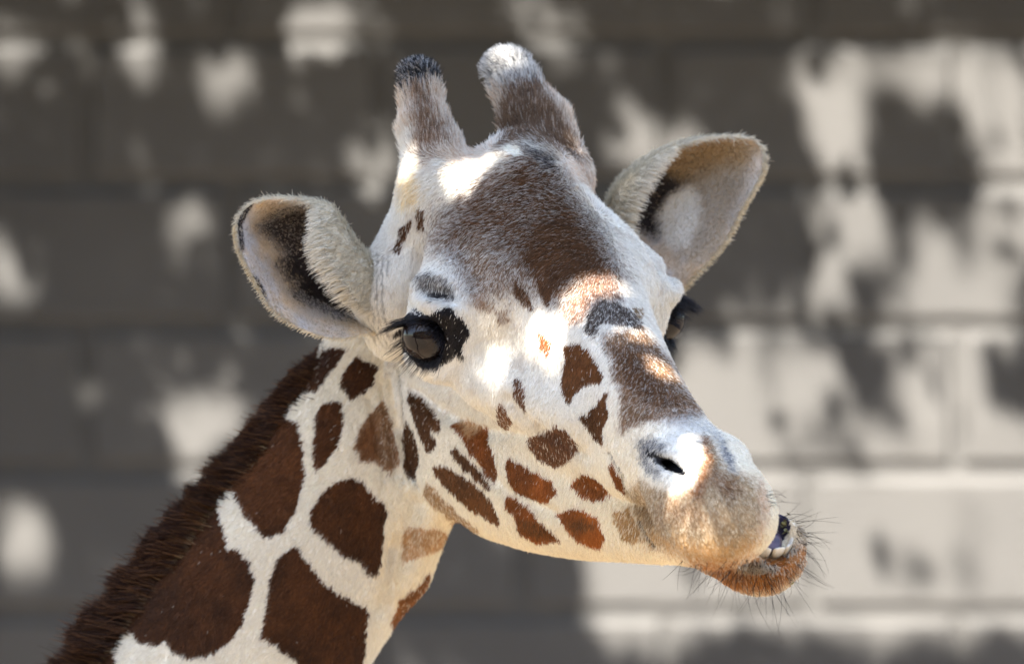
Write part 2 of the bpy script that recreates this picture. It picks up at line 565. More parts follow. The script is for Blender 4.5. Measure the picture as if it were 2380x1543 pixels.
def ear_shell(ctrl, thick=7.0, ns=90, nt=90):
    g = catmull(catmull(ctrl, ns, 0), nt, 1)
    dv = np.gradient(g, axis=0); du = np.gradient(g, axis=1)
    nrm = np.cross(dv, du)
    nrm /= np.linalg.norm(nrm, axis=2, keepdims=True) + 1e-9
    t_ = np.linspace(-1, 1, nt)[None, :, None]; s_ = np.linspace(0, 1, ns)[:, None, None]
    edge = np.sqrt(np.clip(1 - t_ ** 8, 0.02, 1)) * np.sqrt(np.clip(1 - s_ ** 16, 0.05, 1))
    inner = g - nrm * thick * 0.5 * edge
    outer = g + nrm * thick * 0.5 * edge
    V = np.concatenate([inner.reshape(-1, 3), outer.reshape(-1, 3)])
    M = ns * nt
    idx = np.arange(M).reshape(ns, nt)
    F_ = []
    a, b, c, d = idx[:-1, :-1].ravel(), idx[:-1, 1:].ravel(), idx[1:, 1:].ravel(), idx[1:, :-1].ravel()
    F_.append(np.stack([a, b, c, d], 1))
    F_.append(np.stack([d, c, b, a], 1) + M)
    def strip(e):
        return np.stack([e[:-1], e[:-1] + M, e[1:] + M, e[1:]], 1)
    F_ += [strip(idx[:, 0]), strip(idx[-1, :]), strip(idx[::-1, -1]), strip(idx[0, ::-1])]
    return V, np.concatenate(F_), g, nrm

EAR_A = np.array([  # stations base -> tip; front rim, bulge, back, outer back, lower rim
    [(925, 735, 150), (955, 670, 180), (950, 620, 260), (910, 700, 300), (905, 770, 215)],
    [(846, 716, 92), (893, 642, 135), (862, 600, 245), (808, 690, 275), (862, 772, 140)],
    [(806, 668, 50), (846, 598, 105), (800, 570, 235), (735, 670, 260), (780, 786, 105)],
    [(770, 612, 35), (811, 550, 85), (752, 520, 215), (672, 622, 235), (700, 764, 95)],
    [(750, 556, 35), (790, 512, 85), (705, 488, 190), (625, 575, 205), (632, 718, 95)],
    [(745, 505, 60), (760, 478, 95), (660, 474, 165), (588, 538, 175), (592, 652, 100)],
    [(712, 470, 95), (690, 464, 112), (620, 470, 140), (565, 518, 145), (560, 590, 105)],
    [(640, 460, 112), (615, 463, 118), (585, 474, 128), (556, 505, 128), (549, 545, 110)],
    [(600, 468, 116), (586, 472, 119), (570, 482, 122), (555, 500, 121), (549, 520, 114)]])
EAR_B = np.array([
    [(1440, 610, 330), (1400, 560, 345), (1400, 520, 430), (1450, 560, 480), (1500, 650, 400)],
    [(1462, 555, 290), (1418, 500, 320), (1440, 440, 440), (1520, 520, 480), (1580, 672, 385)],
    [(1452, 505, 270), (1430, 450, 310), (1480, 400, 440), (1570, 480, 470), (1618, 640, 370)],
    [(1476, 444, 265), (1455, 418, 305), (1530, 362, 430), (1625, 450, 455), (1662, 594, 360)],
    [(1506, 394, 275), (1497, 382, 310), (1590, 338, 410), (1680, 425, 430), (1700, 545, 350)],
    [(1540, 360, 295), (1555, 342, 320), (1650, 324, 385), (1720, 398, 400), (1728, 488, 345)],
    [(1610, 328, 325), (1630, 322, 335), (1705, 318, 365), (1755, 368, 370), (1757, 436, 342)],
    [(1690, 314, 340), (1710, 313, 345), (1755, 322, 355), (1778, 352, 355), (1779, 395, 342)],
    [(1735, 314, 345), (1748, 315, 348), (1768, 325, 350), (1781, 348, 350), (1782, 372, 345)]])
EARS = {}
for key, ctrl in (('near', EAR_A), ('far', EAR_B)):
    EARS[key] = ear_shell(ctrl)
# ------------------------------------------------------------------ coat markings (pigment of skin and hair, some light and shade painted in)
CROPS = {'S': (0, 0, 2500 / 2380), 'C1': (550, 50, 700 / 1800), 'C2': (1150, 50, 800 / 2057), 'C3': (850, 550, 700 / 1800),
         'C4': (1350, 600, 700 / 1800), 'C5': (1400, 950, 650 / 1824), 'C6': (900, 900, 700 / 1800), 'C7': (0, 900, 1000 / 2140),
         'CE': (560, 440, 440 / 1616), 'CY': (920, 720, 250 / 1837), 'CM': (1740, 1150, 260 / 1383)}
def cc(crop, pts):
    x0, y0, k = CROPS[crop]
    return [((x0 + x * k) * 0.952, (y0 + y * k) * 0.952) for x, y in pts]

WHITE = np.array([0.80, 0.765, 0.69]); CREAM = np.array([0.83, 0.745, 0.58]); GREYW = np.array([0.70, 0.69, 0.66])
NECK_BR = np.array([0.076, 0.0285, 0.008]); JAW_BR = np.array([0.27, 0.088, 0.016]); JAW_DK = np.array([0.115, 0.048, 0.014])
FACE_BR = np.array([0.125, 0.057, 0.022]); ROAN = np.array([0.185, 0.10, 0.048]); TAN = np.array([0.52, 0.36, 0.20])
BLACK = np.array([0.012, 0.010, 0.011]); GREY = np.array([0.16, 0.15, 0.15]); MUZ = np.array([0.36, 0.25, 0.135])
ORANGE = np.array([0.50, 0.20, 0.035])

# crop, outline, pigment, softness, roan (share of hairs that keep the colour beneath)
COAT = [
    # --- face grounds
    ('S', [(1000, 500), (1080, 430), (1150, 390), (1230, 345), (1290, 370), (1340, 450), (1400, 540), (1450, 640), (1390, 680), (1310, 700), (1240, 680), (1160, 700), (1090, 690), (1060, 620), (990, 570)], ROAN, 90, 0.42),
    ('S', [(1120, 440), (1190, 380), (1235, 345), (1290, 385), (1335, 455), (1390, 545), (1435, 645), (1400, 640), (1340, 655), (1300, 690), (1275, 690), (1235, 640), (1195, 590), (1150, 545), (1100, 500)], FACE_BR, 64, 0.26),
    ('S', [(1240, 520), (1330, 480), (1390, 560), (1425, 640), (1340, 650), (1285, 690), (1245, 640), (1205, 600)], FACE_BR, 50, 0.07),
    ('S', [(1035, 560), (1070, 470), (1130, 430), (1150, 500), (1110, 560)], FACE_BR, 50, 0.45),
    ('C3', [(1040, 320), (1120, 400), (1180, 515), (1140, 525), (1070, 450), (1030, 390)], FACE_BR, 16, 0.15),
    ('C3', [(1190, 300), (1290, 380), (1270, 490), (1245, 495), (1200, 400)], FACE_BR, 16, 0.15),
    ('C3', [(780, 430), (860, 410), (900, 490), (1000, 540), (1025, 575), (960, 618), (905, 540), (800, 500)], np.array([0.30, 0.19, 0.12]), 22, 0.4),
    ('C3', [(410, 310), (520, 290), (620, 340), (690, 430), (640, 475), (530, 460), (450, 400)], np.array([0.10, 0.085, 0.075]), 26, 0.35),
    ('C3', [(500, 420), (600, 410), (650, 440), (560, 462)], BLACK, 12, 0.2),
    # nose bridge
    ('C4', [(60, 380), (150, 280), (250, 175), (370, 180), (430, 290), (450, 340), (330, 330), (230, 400), (165, 480), (120, 505), (70, 440)], np.array([0.25, 0.135, 0.085]), 20, 0.25),
    ('C4', [(200, 500), (230, 420), (290, 330), (400, 340), (480, 390), (550, 470), (570, 520), (470, 505), (330, 480), (300, 500), (262, 572), (212, 545)], np.array([0.10, 0.075, 0.06]), 16, 0.25),
    ('C4', [(310, 560), (400, 530), (570, 510), (660, 620), (720, 700), (790, 830), (870, 950), (940, 1060), (800, 1130), (700, 1095), (560, 1100), (430, 1160), (435, 1010), (420, 880), (380, 830), (370, 720), (330, 640)], np.array([0.20, 0.105, 0.046]), 26, 0.2),
    ('C4', [(380, 640), (520, 640), (620, 760), (760, 900), (820, 1010), (640, 1000), (480, 880), (420, 780)], FACE_BR, 40, 0.2),
    ('C4', [(700, 1100), (860, 1040), (960, 1080), (1040, 1170), (1040, 1240), (940, 1180), (800, 1160)], GREYW * 0.8, 40, 0.5),
    ('C4', [(505, 380), (550, 370), (560, 430), (520, 450)], TAN * 0.6, 14, 0.3),
    # cheek patches
    ('C4', [(75, 612), (180, 600), (240, 680), (320, 790), (300, 850), (200, 870), (140, 920), (105, 985), (62, 900), (48, 820), (75, 740)], JAW_DK, 9, 0.012),
    ('C4', [(352, 905), (335, 1000), (350, 1050), (320, 1150), (310, 1240), (260, 1190), (160, 1060), (215, 1050), (260, 1000)], JAW_DK, 9, 0.012),
    ('C3', [(1195, 655), (1240, 690), (1280, 710), (1270, 800), (1240, 812), (1205, 740)], JAW_BR * 1.1, 12, 0.2),
    ('C6', [(245, 120), (330, 170), (420, 260), (462, 350), (440, 395), (380, 345), (395, 400), (432, 440), (410, 490), (360, 510), (330, 430), (280, 300), (245, 190)], JAW_DK, 7, 0.02),
    ('C6', [(240, 295), (300, 430), (325, 540), (300, 670), (250, 680), (215, 600), (212, 420)], JAW_DK * 0.8, 7, 0.02),
    ('C6', [(530, 340), (620, 315), (740, 360), (770, 470), (800, 600), (800, 715), (730, 650), (640, 520), (590, 430)], JAW_BR * 0.85, 8, 0.012),
    ('C6', [(560, 330), (620, 310), (720, 350), (690, 400), (620, 410)], TAN, 18, 0.3),
    ('C6', [(510, 485), (550, 475), (620, 550), (700, 640), (778, 735), (760, 752), (690, 700), (600, 620), (535, 545)], JAW_DK * 1.1, 7, 0.012),
    ('C6', [(405, 600), (480, 588), (560, 640), (680, 720), (780, 830), (818, 940), (800, 972), (710, 920), (600, 840), (480, 730), (415, 650)], JAW_DK * 1.25, 7, 0.012),
    ('C6', [(360, 700), (420, 740), (500, 830), (600, 930), (690, 1000), (640, 1025), (560, 985), (440, 890), (370, 820), (345, 760)], np.array([0.40, 0.25, 0.12]), 12, 0.3),
    ('C6', [(790, 255), (832, 205), (870, 270), (888, 330), (850, 378), (800, 330)], np.array([0.22, 0.105, 0.05]), 10, 0.15),
    ('C6', [(912, 55), (960, 60), (990, 170), (980, 258), (940, 200), (905, 150)], np.array([0.16, 0.075, 0.036]), 10, 0.12),
    ('C6', [(1000, 415), (1100, 398), (1160, 342), (1250, 388), (1322, 500), (1240, 572), (1160, 612), (1060, 560), (998, 490)], np.array([0.15, 0.065, 0.028]), 12, 0.08),
    ('C6', [(880, 548), (950, 580), (1050, 640), (1140, 690), (1192, 780), (1110, 827), (1000, 800), (920, 770), (870, 680), (862, 600)], JAW_BR * 0.9, 8, 0.012),
    ('C6', [(870, 798), (950, 815), (1030, 880), (1100, 970), (1160, 1010), (1198, 1078), (1050, 1080), (940, 1030), (925, 940), (858, 860)], JAW_BR * 0.95, 10, 0.012),
    ('C6', [(930, 930), (1040, 940), (1160, 1020), (1060, 1050), (950, 1010)], JAW_DK * 1.1, 26, 0.2),
    ('C6', [(1330, 643), (1400, 670), (1470, 720), (1522, 790), (1440, 822), (1330, 792), (1278, 720)], JAW_BR, 9, 0.012),
    ('C6', [(1290, 858), (1360, 880), (1440, 920), (1482, 1040), (1450, 1117), (1330, 1092), (1260, 1030), (1240, 970), (1165, 903), (1220, 880)], JAW_BR * 1.1, 10, 0.012),
    ('C6', [(1240, 950), (1350, 930), (1440, 970), (1400, 1010), (1290, 1020)], JAW_DK * 1.3, 24, 0.2),
    ('C6', [(1530, 885), (1640, 868), (1690, 960), (1740, 1060), (1650, 1085), (1590, 1050), (1558, 980)], np.array([0.42, 0.26, 0.11]), 16, 0.25),
    ('C6', [(1505, 598), (1530, 588), (1575, 660), (1615, 775), (1560, 752), (1520, 670)], JAW_BR * 0.8, 8, 0.012),
    # --- neck patches
    ('C7', [(1140, 695), (1165, 790), (1200, 930), (1250, 930), (1310, 1000), (1337, 1080), (1300, 1260), (1230, 1390), (1130, 1470), (1000, 1507), (930, 1480), (870, 1410), (830, 1440), (740, 1420), (680, 1360), (660, 1320), (740, 1190), (820, 1060), (920, 890), (1030, 770)], NECK_BR, 7, 0.001),
    ('C7', [(1480, 245), (1560, 270), (1590, 400), (1602, 560), (1560, 720), (1490, 842), (1390, 872), (1320, 800), (1270, 720), (1203, 590), (1230, 500), (1310, 400), (1400, 300)], NECK_BR * 1.12, 7, 0.001),
    ('C7', [(1780, 150), (1803, 230), (1782, 380), (1720, 480), (1660, 527), (1643, 450), (1655, 230), (1700, 170)], NECK_BR, 7, 0.001),
    ('S', [(770, 800), (812, 808), (740, 902), (690, 906), (660, 930), (690, 880)], NECK_BR * 0.9, 8, 0.03),
    ('S', [(835, 822), (882, 848), (872, 892), (815, 927), (793, 885), (812, 842)], NECK_BR * 0.85, 7, 0.001),
    ('C7', [(1850, 552), (1900, 590), (1960, 660), (2022, 710), (2010, 850), (1980, 1060), (1945, 1077), (1870, 990), (1800, 960), (1720, 900), (1640, 820), (1628, 740), (1690, 640), (1790, 570)], NECK_BR * 1.05, 7, 0.001),
    ('C7', [(1545, 912), (1600, 970), (1660, 1070), (1750, 1150), (1850, 1200), (1927, 1250), (1920, 1400), (1900, 1543), (1860, 1760), (1660, 1700), (1560, 1520), (1450, 1440), (1370, 1390), (1400, 1250), (1420, 1090), (1460, 980)], NECK_BR * 1.05, 7, 0.001),
    ('C7', [(2010, 148), (2040, 200), (2060, 330), (2090, 480), (2040, 542), (1990, 490), (1900, 462), (1863, 410), (1880, 320), (1930, 240)], np.array([0.27, 0.15, 0.075]), 9, 0.12),
    ('C7', [(1900, 300), (1960, 240), (1990, 480), (1900, 460), (1866, 410)], np.array([0.20, 0.085, 0.03]), 26, 0.1),
    ('C6', [(225, 990), (300, 983), (420, 985), (530, 1030), (545, 1060), (480, 1110), (400, 1140), (300, 1180), (220, 1217), (213, 1100)], np.array([0.47, 0.28, 0.13]), 16, 0.25),
    ('C6', [(400, 1250), (360, 1380), (260, 1540), (220, 1640), (150, 1640), (158, 1540), (200, 1430), (290, 1375)], np.array([0.25, 0.10, 0.03]), 10, 0.06),
    ('C7', [(590, 1448), (622, 1543), (560, 1640), (430, 1800), (300, 1800), (500, 1560)], NECK_BR, 8, 0.001),
    ('S', [(300, 1650), (540, 1600), (640, 1680), (560, 1850), (330, 1900), (210, 1800)], NECK_BR, 9, 0.001),
    ('S', [(40, 1900), (250, 1950), (330, 2060), (120, 2200), (-40, 2080)], NECK_BR, 9, 0.001),
    ('S', [(400, 1930), (590, 1860), (620, 1980), (480, 2150), (360, 2090)], NECK_BR, 9, 0.001),
    # --- muzzle
    ('C5', [(370, 700), (450, 600), (560, 650), (700, 690), (800, 620), (850, 420), (900, 320), (960, 370), (1060, 550), (1200, 590), (1300, 690), (1330, 850), (1260, 1040), (1140, 1160), (1000, 1205), (850, 1180), (700, 1110), (560, 1066), (480, 985), (415, 850)], MUZ, 40, 0.28),
    ('C5', [(470, 960), (700, 1010), (900, 1050), (1120, 1040), (1260, 960), (1280, 1040), (1140, 1170), (1000, 1215), (850, 1190), (700, 1116), (520, 1050)], np.array([0.56, 0.35, 0.15]), 60, 0.3),
    ('C5', [(860, 330), (910, 330), (960, 480), (920, 620), (860, 760), (800, 720), (860, 560), (890, 450)], JAW_BR * 0.8, 34, 0.3),
    ('C5', [(920, 470), (1000, 560), (1100, 600), (1140, 690), (1060, 760), (1000, 700), (930, 640)], FACE_BR * 1.3, 46, 0.35),
    ('C5', [(640, 700), (760, 740), (880, 780), (960, 900), (820, 960), (660, 900), (560, 860)], ROAN * 1.15, 90, 0.45),
    ('C5', [(600, 300), (720, 290), (830, 330), (860, 450), (800, 620), (690, 700), (620, 640), (540, 600), (470, 520), (480, 360)], WHITE, 44, 0.1),  # pale nostril rim, its sunlit white painted in as well
    ('C5', [(440, 340), (540, 320), (640, 380), (620, 440), (540, 430), (520, 480), (600, 560), (590, 610), (500, 560), (450, 460)], np.array([0.13, 0.13, 0.14]), 30, 0.3),
    ('C5', [(505, 405), (560, 420), (640, 470), (720, 540), (742, 562), (640, 550), (560, 500)], BLACK, 14, 0.0),
    ('C5', [(985, 310), (1030, 370), (1080, 470), (1100, 560), (1060, 540), (1010, 430)], np.array([0.16, 0.17, 0.20]), 24, 0.2),
    ('C5', [(1270, 600), (1310, 700), (1330, 820), (1300, 960), (1270, 960), (1270, 760)], np.array([0.62, 0.44, 0.30]), 30, 0.4),
    # --- eye rim
    ('C3', [(262, 695), (320, 645), (400, 580), (520, 540), (570, 515), (650, 520), (720, 575), (765, 620), (762, 690), (725, 730), (728, 850), (700, 810), (680, 800), (600, 880), (520, 912), (440, 880), (390, 820), (345, 760), (330, 700)], BLACK, 12, 0.02),
    # --- horns
    ('C1', [(1060, 300), (1330, 260), (1420, 520), (1520, 720), (1700, 800), (1500, 900), (1300, 900), (1200, 800), (1100, 720)], np.array([0.60, 0.44, 0.31]), 70, 0.62),
    ('C2', [(100, 380), (420, 300), (560, 450), (720, 760), (860, 1100), (700, 1050), (560, 850), (380, 760), (180, 700), (150, 520)], np.array([0.60, 0.43, 0.30]), 70, 0.6),
    ('C1', [(1170, 400), (1230, 420), (1290, 520), (1340, 640), (1400, 700), (1420, 800), (1280, 860), (1190, 840), (1190, 640), (1160, 500)], np.array([0.21, 0.125, 0.075]), 46, 0.12),
    ('C1', [(1060, 250), (1120, 200), (1200, 190), (1280, 230), (1320, 340), (1250, 340), (1180, 420), (1080, 400)], GREY * 0.55, 34, 0.22),
    ('C1', [(1220, 1150), (1260, 1180), (1250, 1310), (1205, 1300), (1200, 1200)], JAW_DK, 14, 0.15),
    ('C1', [(1100, 1290), (1180, 1210), (1150, 1330), (1090, 1460), (1060, 1420)], JAW_DK * 0.8, 12, 0.1),
    ('C1', [(1090, 1000), (1200, 900), (1230, 1000), (1220, 1150), (1110, 1160)], CREAM * np.array([0.9, 0.8, 0.6]), 50, 0.4),
    ('C2', [(250, 310), (330, 300), (400, 320), (450, 380), (500, 520), (600, 680), (720, 860), (560, 830), (380, 760), (180, 800), (190, 600), (230, 420)], np.array([0.15, 0.088, 0.05]), 34, 0.07),
    ('C2', [(330, 780), (420, 790), (540, 860), (560, 930), (480, 940), (400, 860)], np.array([0.07, 0.06, 0.06]), 26, 0.25),
    ('C2', [(220, 790), (330, 790), (345, 850), (290, 860), (250, 830)], WHITE, 16, 0.0),
    ('C2', [(170, 1500), (170, 1500), (171, 1501)], WHITE, 1, 0.0),
    # --- chin
    ('CM', [(-300, 1180), (300, 1180), (600, 1100), (900, 1040), (1100, 960), (1300, 980), (1150, 1250), (800, 1560), (300, 1560), (-300, 1400)], ORANGE * 0.85, 50, 0.12),
]
COAT = [(cc(c, p), col, f / 1.0, r) for c, p, col, f, r in COAT]

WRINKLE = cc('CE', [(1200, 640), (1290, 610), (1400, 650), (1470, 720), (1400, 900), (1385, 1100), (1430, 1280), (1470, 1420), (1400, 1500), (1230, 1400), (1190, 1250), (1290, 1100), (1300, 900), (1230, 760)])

def neck_ratio(P):
    best = np.full(len(P), 9.0)
    for i in range(len(NECK) - 1):
        A = np.array(NECK[i][:3], float); B = np.array(NECK[i + 1][:3], float)
        ba = B - A; pa = P - A
        h = np.clip(pa @ ba / ba.dot(ba), 0, 1)
        q = pa - h[:, None] * ba
        q[:, 2] /= NECK_FLAT
        best = np.minimum(best, np.linalg.norm(q, axis=1) / (NECK[i][3] + (NECK[i + 1][3] - NECK[i][3]) * h))
    return best

def is_neck(P):
    a, b, c = to_head(P)
    return (neck_ratio(P) < 1.06) & ((a < -150) | (P[:, 1] > 1000)) & (P[:, 1] > 640) & ~((a > -330) & (np.abs(b) < 185) & (c > -560) & (c < -60))

def fold_far(P, Nrm):
    """the far half of the face carries the mirrored markings"""
    a, b, c = to_head(P)
    m = (~is_neck(P)) & (Nrm[:, 2] > 0.12) & (b > 0)
    Q = P.copy()
    Q[m] = HO + a[m, None] * HF - b[m, None] * HL + c[m, None] * HN
    return Q, m

def coat(P, Nrm, per_hair=True, seed=3):
    n = len(P)
    r = np.random.default_rng(seed)
    Q, far = fold_far(P, Nrm)
    uv = chart(Q)
    jit = np.stack([fbm(P, 13, 11) - 0.5, fbm(P, 13, 17) - 0.5], 1)
    uv = uv + jit * 15
    neck = is_neck(P)
    a, b, c = to_head(P)
    f1 = fbm(P, 120, 5)[:, None]
    warm = np.clip((uv[:, 1] - 900) / 300, 0, 1)[:, None]
    base = WHITE * (1 - warm) + CREAM * warm
    base = np.where(neck[:, None], CREAM * 0.5 + WHITE * 0.5, base)
    base = base * (0.93 + 0.12 * f1)
    speck = fbm(P, 26, 8)
    sp = smooth01((speck - 0.60) * 7) * ((uv[:, 1] < 1010) & (~neck))          # faint roan flecks over the face
    base = base * (1 - 0.22 * sp[:, None]) + np.array([0.36, 0.25, 0.17]) * 0.22 * sp[:, None]
    col = base.copy()
    mot = fbm(P, 34, 21)
    fine = fbm(P, 11, 31)
    u01 = r.random(n)
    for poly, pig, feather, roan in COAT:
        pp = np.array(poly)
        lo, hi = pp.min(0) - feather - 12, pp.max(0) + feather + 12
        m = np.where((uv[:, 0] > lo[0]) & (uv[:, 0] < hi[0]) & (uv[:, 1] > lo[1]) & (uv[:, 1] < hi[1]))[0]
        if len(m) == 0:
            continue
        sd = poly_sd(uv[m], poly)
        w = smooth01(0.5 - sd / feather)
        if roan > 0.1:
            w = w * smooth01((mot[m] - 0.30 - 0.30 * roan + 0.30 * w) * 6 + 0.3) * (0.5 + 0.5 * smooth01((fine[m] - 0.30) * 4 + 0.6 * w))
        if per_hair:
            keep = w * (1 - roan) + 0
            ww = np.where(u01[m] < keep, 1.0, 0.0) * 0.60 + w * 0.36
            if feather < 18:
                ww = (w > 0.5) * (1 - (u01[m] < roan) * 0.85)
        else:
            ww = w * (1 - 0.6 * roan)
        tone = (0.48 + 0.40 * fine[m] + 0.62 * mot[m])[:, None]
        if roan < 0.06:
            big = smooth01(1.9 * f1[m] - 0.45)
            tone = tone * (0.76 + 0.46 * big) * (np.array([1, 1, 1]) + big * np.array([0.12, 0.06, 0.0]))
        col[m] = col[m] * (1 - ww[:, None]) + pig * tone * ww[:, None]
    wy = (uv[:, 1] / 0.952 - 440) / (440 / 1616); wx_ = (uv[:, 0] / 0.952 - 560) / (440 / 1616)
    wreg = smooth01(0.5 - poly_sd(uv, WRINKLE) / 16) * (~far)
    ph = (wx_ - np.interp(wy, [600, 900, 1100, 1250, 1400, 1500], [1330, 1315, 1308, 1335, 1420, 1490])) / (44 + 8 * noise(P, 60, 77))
    crease = smooth01(np.sin(2 * np.pi * ph) * 1.6 - 0.35) * wreg * (0.6 + 0.5 * noise(P, 50, 79))  # dark stripes in the hair colour stand in for wrinkle shade
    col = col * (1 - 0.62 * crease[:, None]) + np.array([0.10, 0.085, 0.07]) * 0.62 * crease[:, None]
    if per_hair:
        dark_ = np.clip(1 - col.max(1) / 0.45, 0, 1)
        col = col * np.exp(r.normal(0, 1, n) * (0.07 + 0.27 * dark_))[:, None]
    return np.clip(col, 0.004, 0.88), uv, neck

# ears carry their own markings: dark skin with painted shade in the hollow, pale down, a dark line along the tip
EAR_PAINT = {
    'near': [('CE', [(300, 430), (420, 330), (560, 300), (780, 265), (840, 330), (800, 420), (800, 600), (900, 850), (1090, 980), (1220, 1100), (1150, 1190), (1000, 1175), (850, 1100), (700, 1060), (600, 980), (650, 900), (560, 870), (480, 760), (540, 650), (420, 520)], np.array([0.03, 0.023, 0.022]), 58, 0.1),  # dark skin and shade of the hollow painted as one
             ('CE', [(40, 400), (150, 250), (240, 180), (170, 280), (115, 400), (135, 640), (110, 650), (80, 480)], BLACK * 2, 5, 0.1),
             ('CE', [(220, 880), (260, 880), (340, 1050), (310, 1060)], BLACK * 3, 5, 0.1)],
    'far': [('C2', [(1140, 900), (1240, 850), (1420, 880), (1500, 900), (1440, 980), (1330, 1010), (1230, 1100), (1180, 1190), (1240, 1230), (1160, 1340), (1050, 1290), (1080, 1180), (1150, 1060)], np.array([0.03, 0.024, 0.024]), 40, 0.08),  # dark skin, with the hollow's shade painted in
            ('C2', [(1180, 880), (1300, 800), (1560, 760), (1760, 800), (1700, 900), (1560, 960), (1450, 1000), (1330, 960), (1240, 920)], np.array([0.36, 0.25, 0.14]), 46, 0.3),
            ('C2', [(1450, 1010), (1620, 960), (1740, 1000), (1640, 1180), (1500, 1430), (1380, 1450), (1440, 1260)], np.array([0.40, 0.34, 0.27]), 60, 0.5),
            ('C2', [(1200, 1230), (1280, 1120), (1360, 1080), (1410, 1130), (1390, 1280), (1330, 1400), (1250, 1400), (1215, 1330)], WHITE, 34, 0.1),  # sunlit lobe put into the colour as white
            ('C2', [(1500, 735), (1700, 705), (1800, 720), (1870, 800), (1850, 800), (1780, 735), (1700, 718), (1560, 742)], BLACK * 2, 5, 0.1)],
}
EAR_PAINT = {k: [(cc(c, p), col, f, r_) for c, p, col, f, r_ in v] for k, v in EAR_PAINT.items()}

def ear_coat(key, P, inside, per_hair=True, seed=5):
    r = np.random.default_rng(seed)
    uv = chart(P)
    uv = uv + np.stack([fbm(P, 9, 41) - 0.5, fbm(P, 9, 43) - 0.5], 1) * 8
    n = len(P)
    back = np.tile(CREAM * 0.85, (n, 1)) * (0.9 + 0.2 * fbm(P, 40, 3))[:, None]
    tan_ = np.array([0.66, 0.50, 0.33])
    grey_ = np.array([0.58, 0.55, 0.53])
    t = smooth01(fbm(P, 70, 9) * 2.2 - 0.6)[:, None]
    col = tan_ * t + grey_ * (1 - t)
    col = np.where(inside[:, None], col, back)
    u01 = r.random(n)
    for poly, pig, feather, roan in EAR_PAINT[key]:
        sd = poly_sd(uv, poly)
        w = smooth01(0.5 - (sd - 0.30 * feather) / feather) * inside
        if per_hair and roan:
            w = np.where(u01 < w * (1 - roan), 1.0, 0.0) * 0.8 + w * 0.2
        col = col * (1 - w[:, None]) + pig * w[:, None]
    if per_hair:
        col = col * (0.84 + 0.32 * r.random(n)[:, None])
    return np.clip(col, 0.004, 0.9)
# ------------------------------------------------------------------ giraffe: materials
def skin_material():
    m, nt, b = new_mat("giraffe_skin")
    N, L = nt.nodes, nt.links
    at = N.new('ShaderNodeAttribute'); at.attribute_name = 'pigment'
    L.new(at.outputs['Color'], b.inputs['Base Color'])
    b.inputs['Roughness'].default_value = 0.7
    b.inputs['Specular IOR Level'].default_value = 0.2
    geo = N.new('ShaderNodeNewGeometry')
    n1 = N.new('ShaderNodeTexNoise'); n1.inputs['Scale'].default_value = 420; n1.inputs['Detail'].default_value = 3
    L.new(geo.outputs['Position'], n1.inputs['Vector'])
    bn = N.new('ShaderNodeBump'); bn.inputs['Distance'].default_value = 0.001; bn.inputs['Strength'].default_value = 0.5
    L.new(n1.outputs['Fac'], bn.inputs['Height']); L.new(bn.outputs['Normal'], b.inputs['Normal'])
    return m

def hair_material(name, root_mix=None, rough=0.55, transl=0.25):
    """hair: pigment per strand, optionally another colour at the root, a little light passing through"""
    m, nt, b = new_mat(name)
    N, L = nt.nodes, nt.links
    at = N.new('ShaderNodeAttribute'); at.attribute_name = 'pigment'
    col = at.outputs['Color']
    if root_mix is not None:
        at2 = N.new('ShaderNodeAttribute'); at2.attribute_name = 'root_pigment'
        hi = N.new('ShaderNodeHairInfo')
        mr = N.new('ShaderNodeMapRange'); mr.interpolation_type = 'SMOOTHSTEP'
        mr.inputs['From Min'].default_value = root_mix[0]; mr.inputs['From Max'].default_value = root_mix[1]
        L.new(hi.outputs['Intercept'], mr.inputs['Value'])
        mx = N.new('ShaderNodeMix'); mx.data_type = 'RGBA'
        L.new(mr.outputs['Result'], mx.inputs['Factor'])
        L.new(at2.outputs['Color'], mx.inputs[6]); L.new(col, mx.inputs[7])
        col = mx.outputs[2]
    L.new(col, b.inputs['Base Color'])
    b.inputs['Roughness'].default_value = rough
    b.inputs['Specular IOR Level'].default_value = 0.25
    tr = N.new('ShaderNodeBsdfTranslucent')
    L.new(col, tr.inputs['Color'])
    ms = N.new('ShaderNodeMixShader'); ms.inputs['Fac'].default_value = transl
    L.new(b.outputs['BSDF'], ms.inputs[1]); L.new(tr.outputs['BSDF'], ms.inputs[2])
    L.new(ms.outputs['Shader'], nt.nodes['Material Output'].inputs['Surface'])
    return m

def gloss_material(name, col, rough, coat_=0.0):
    m, nt, b = new_mat(name)
    b.inputs['Base Color'].default_value = (*col, 1)
    b.inputs['Roughness'].default_value = rough
    b.inputs['Coat Weight'].default_value = coat_
    b.inputs['Coat Roughness'].default_value = 0.03
    return m

M_SKIN = skin_material()
M_FUR = hair_material("giraffe_fur")
M_MANE = hair_material("mane_hair", root_mix=(0.12, 0.5), rough=0.4, transl=0.3)
M_LASH = hair_material("lash_hair", rough=0.35, transl=0.0)

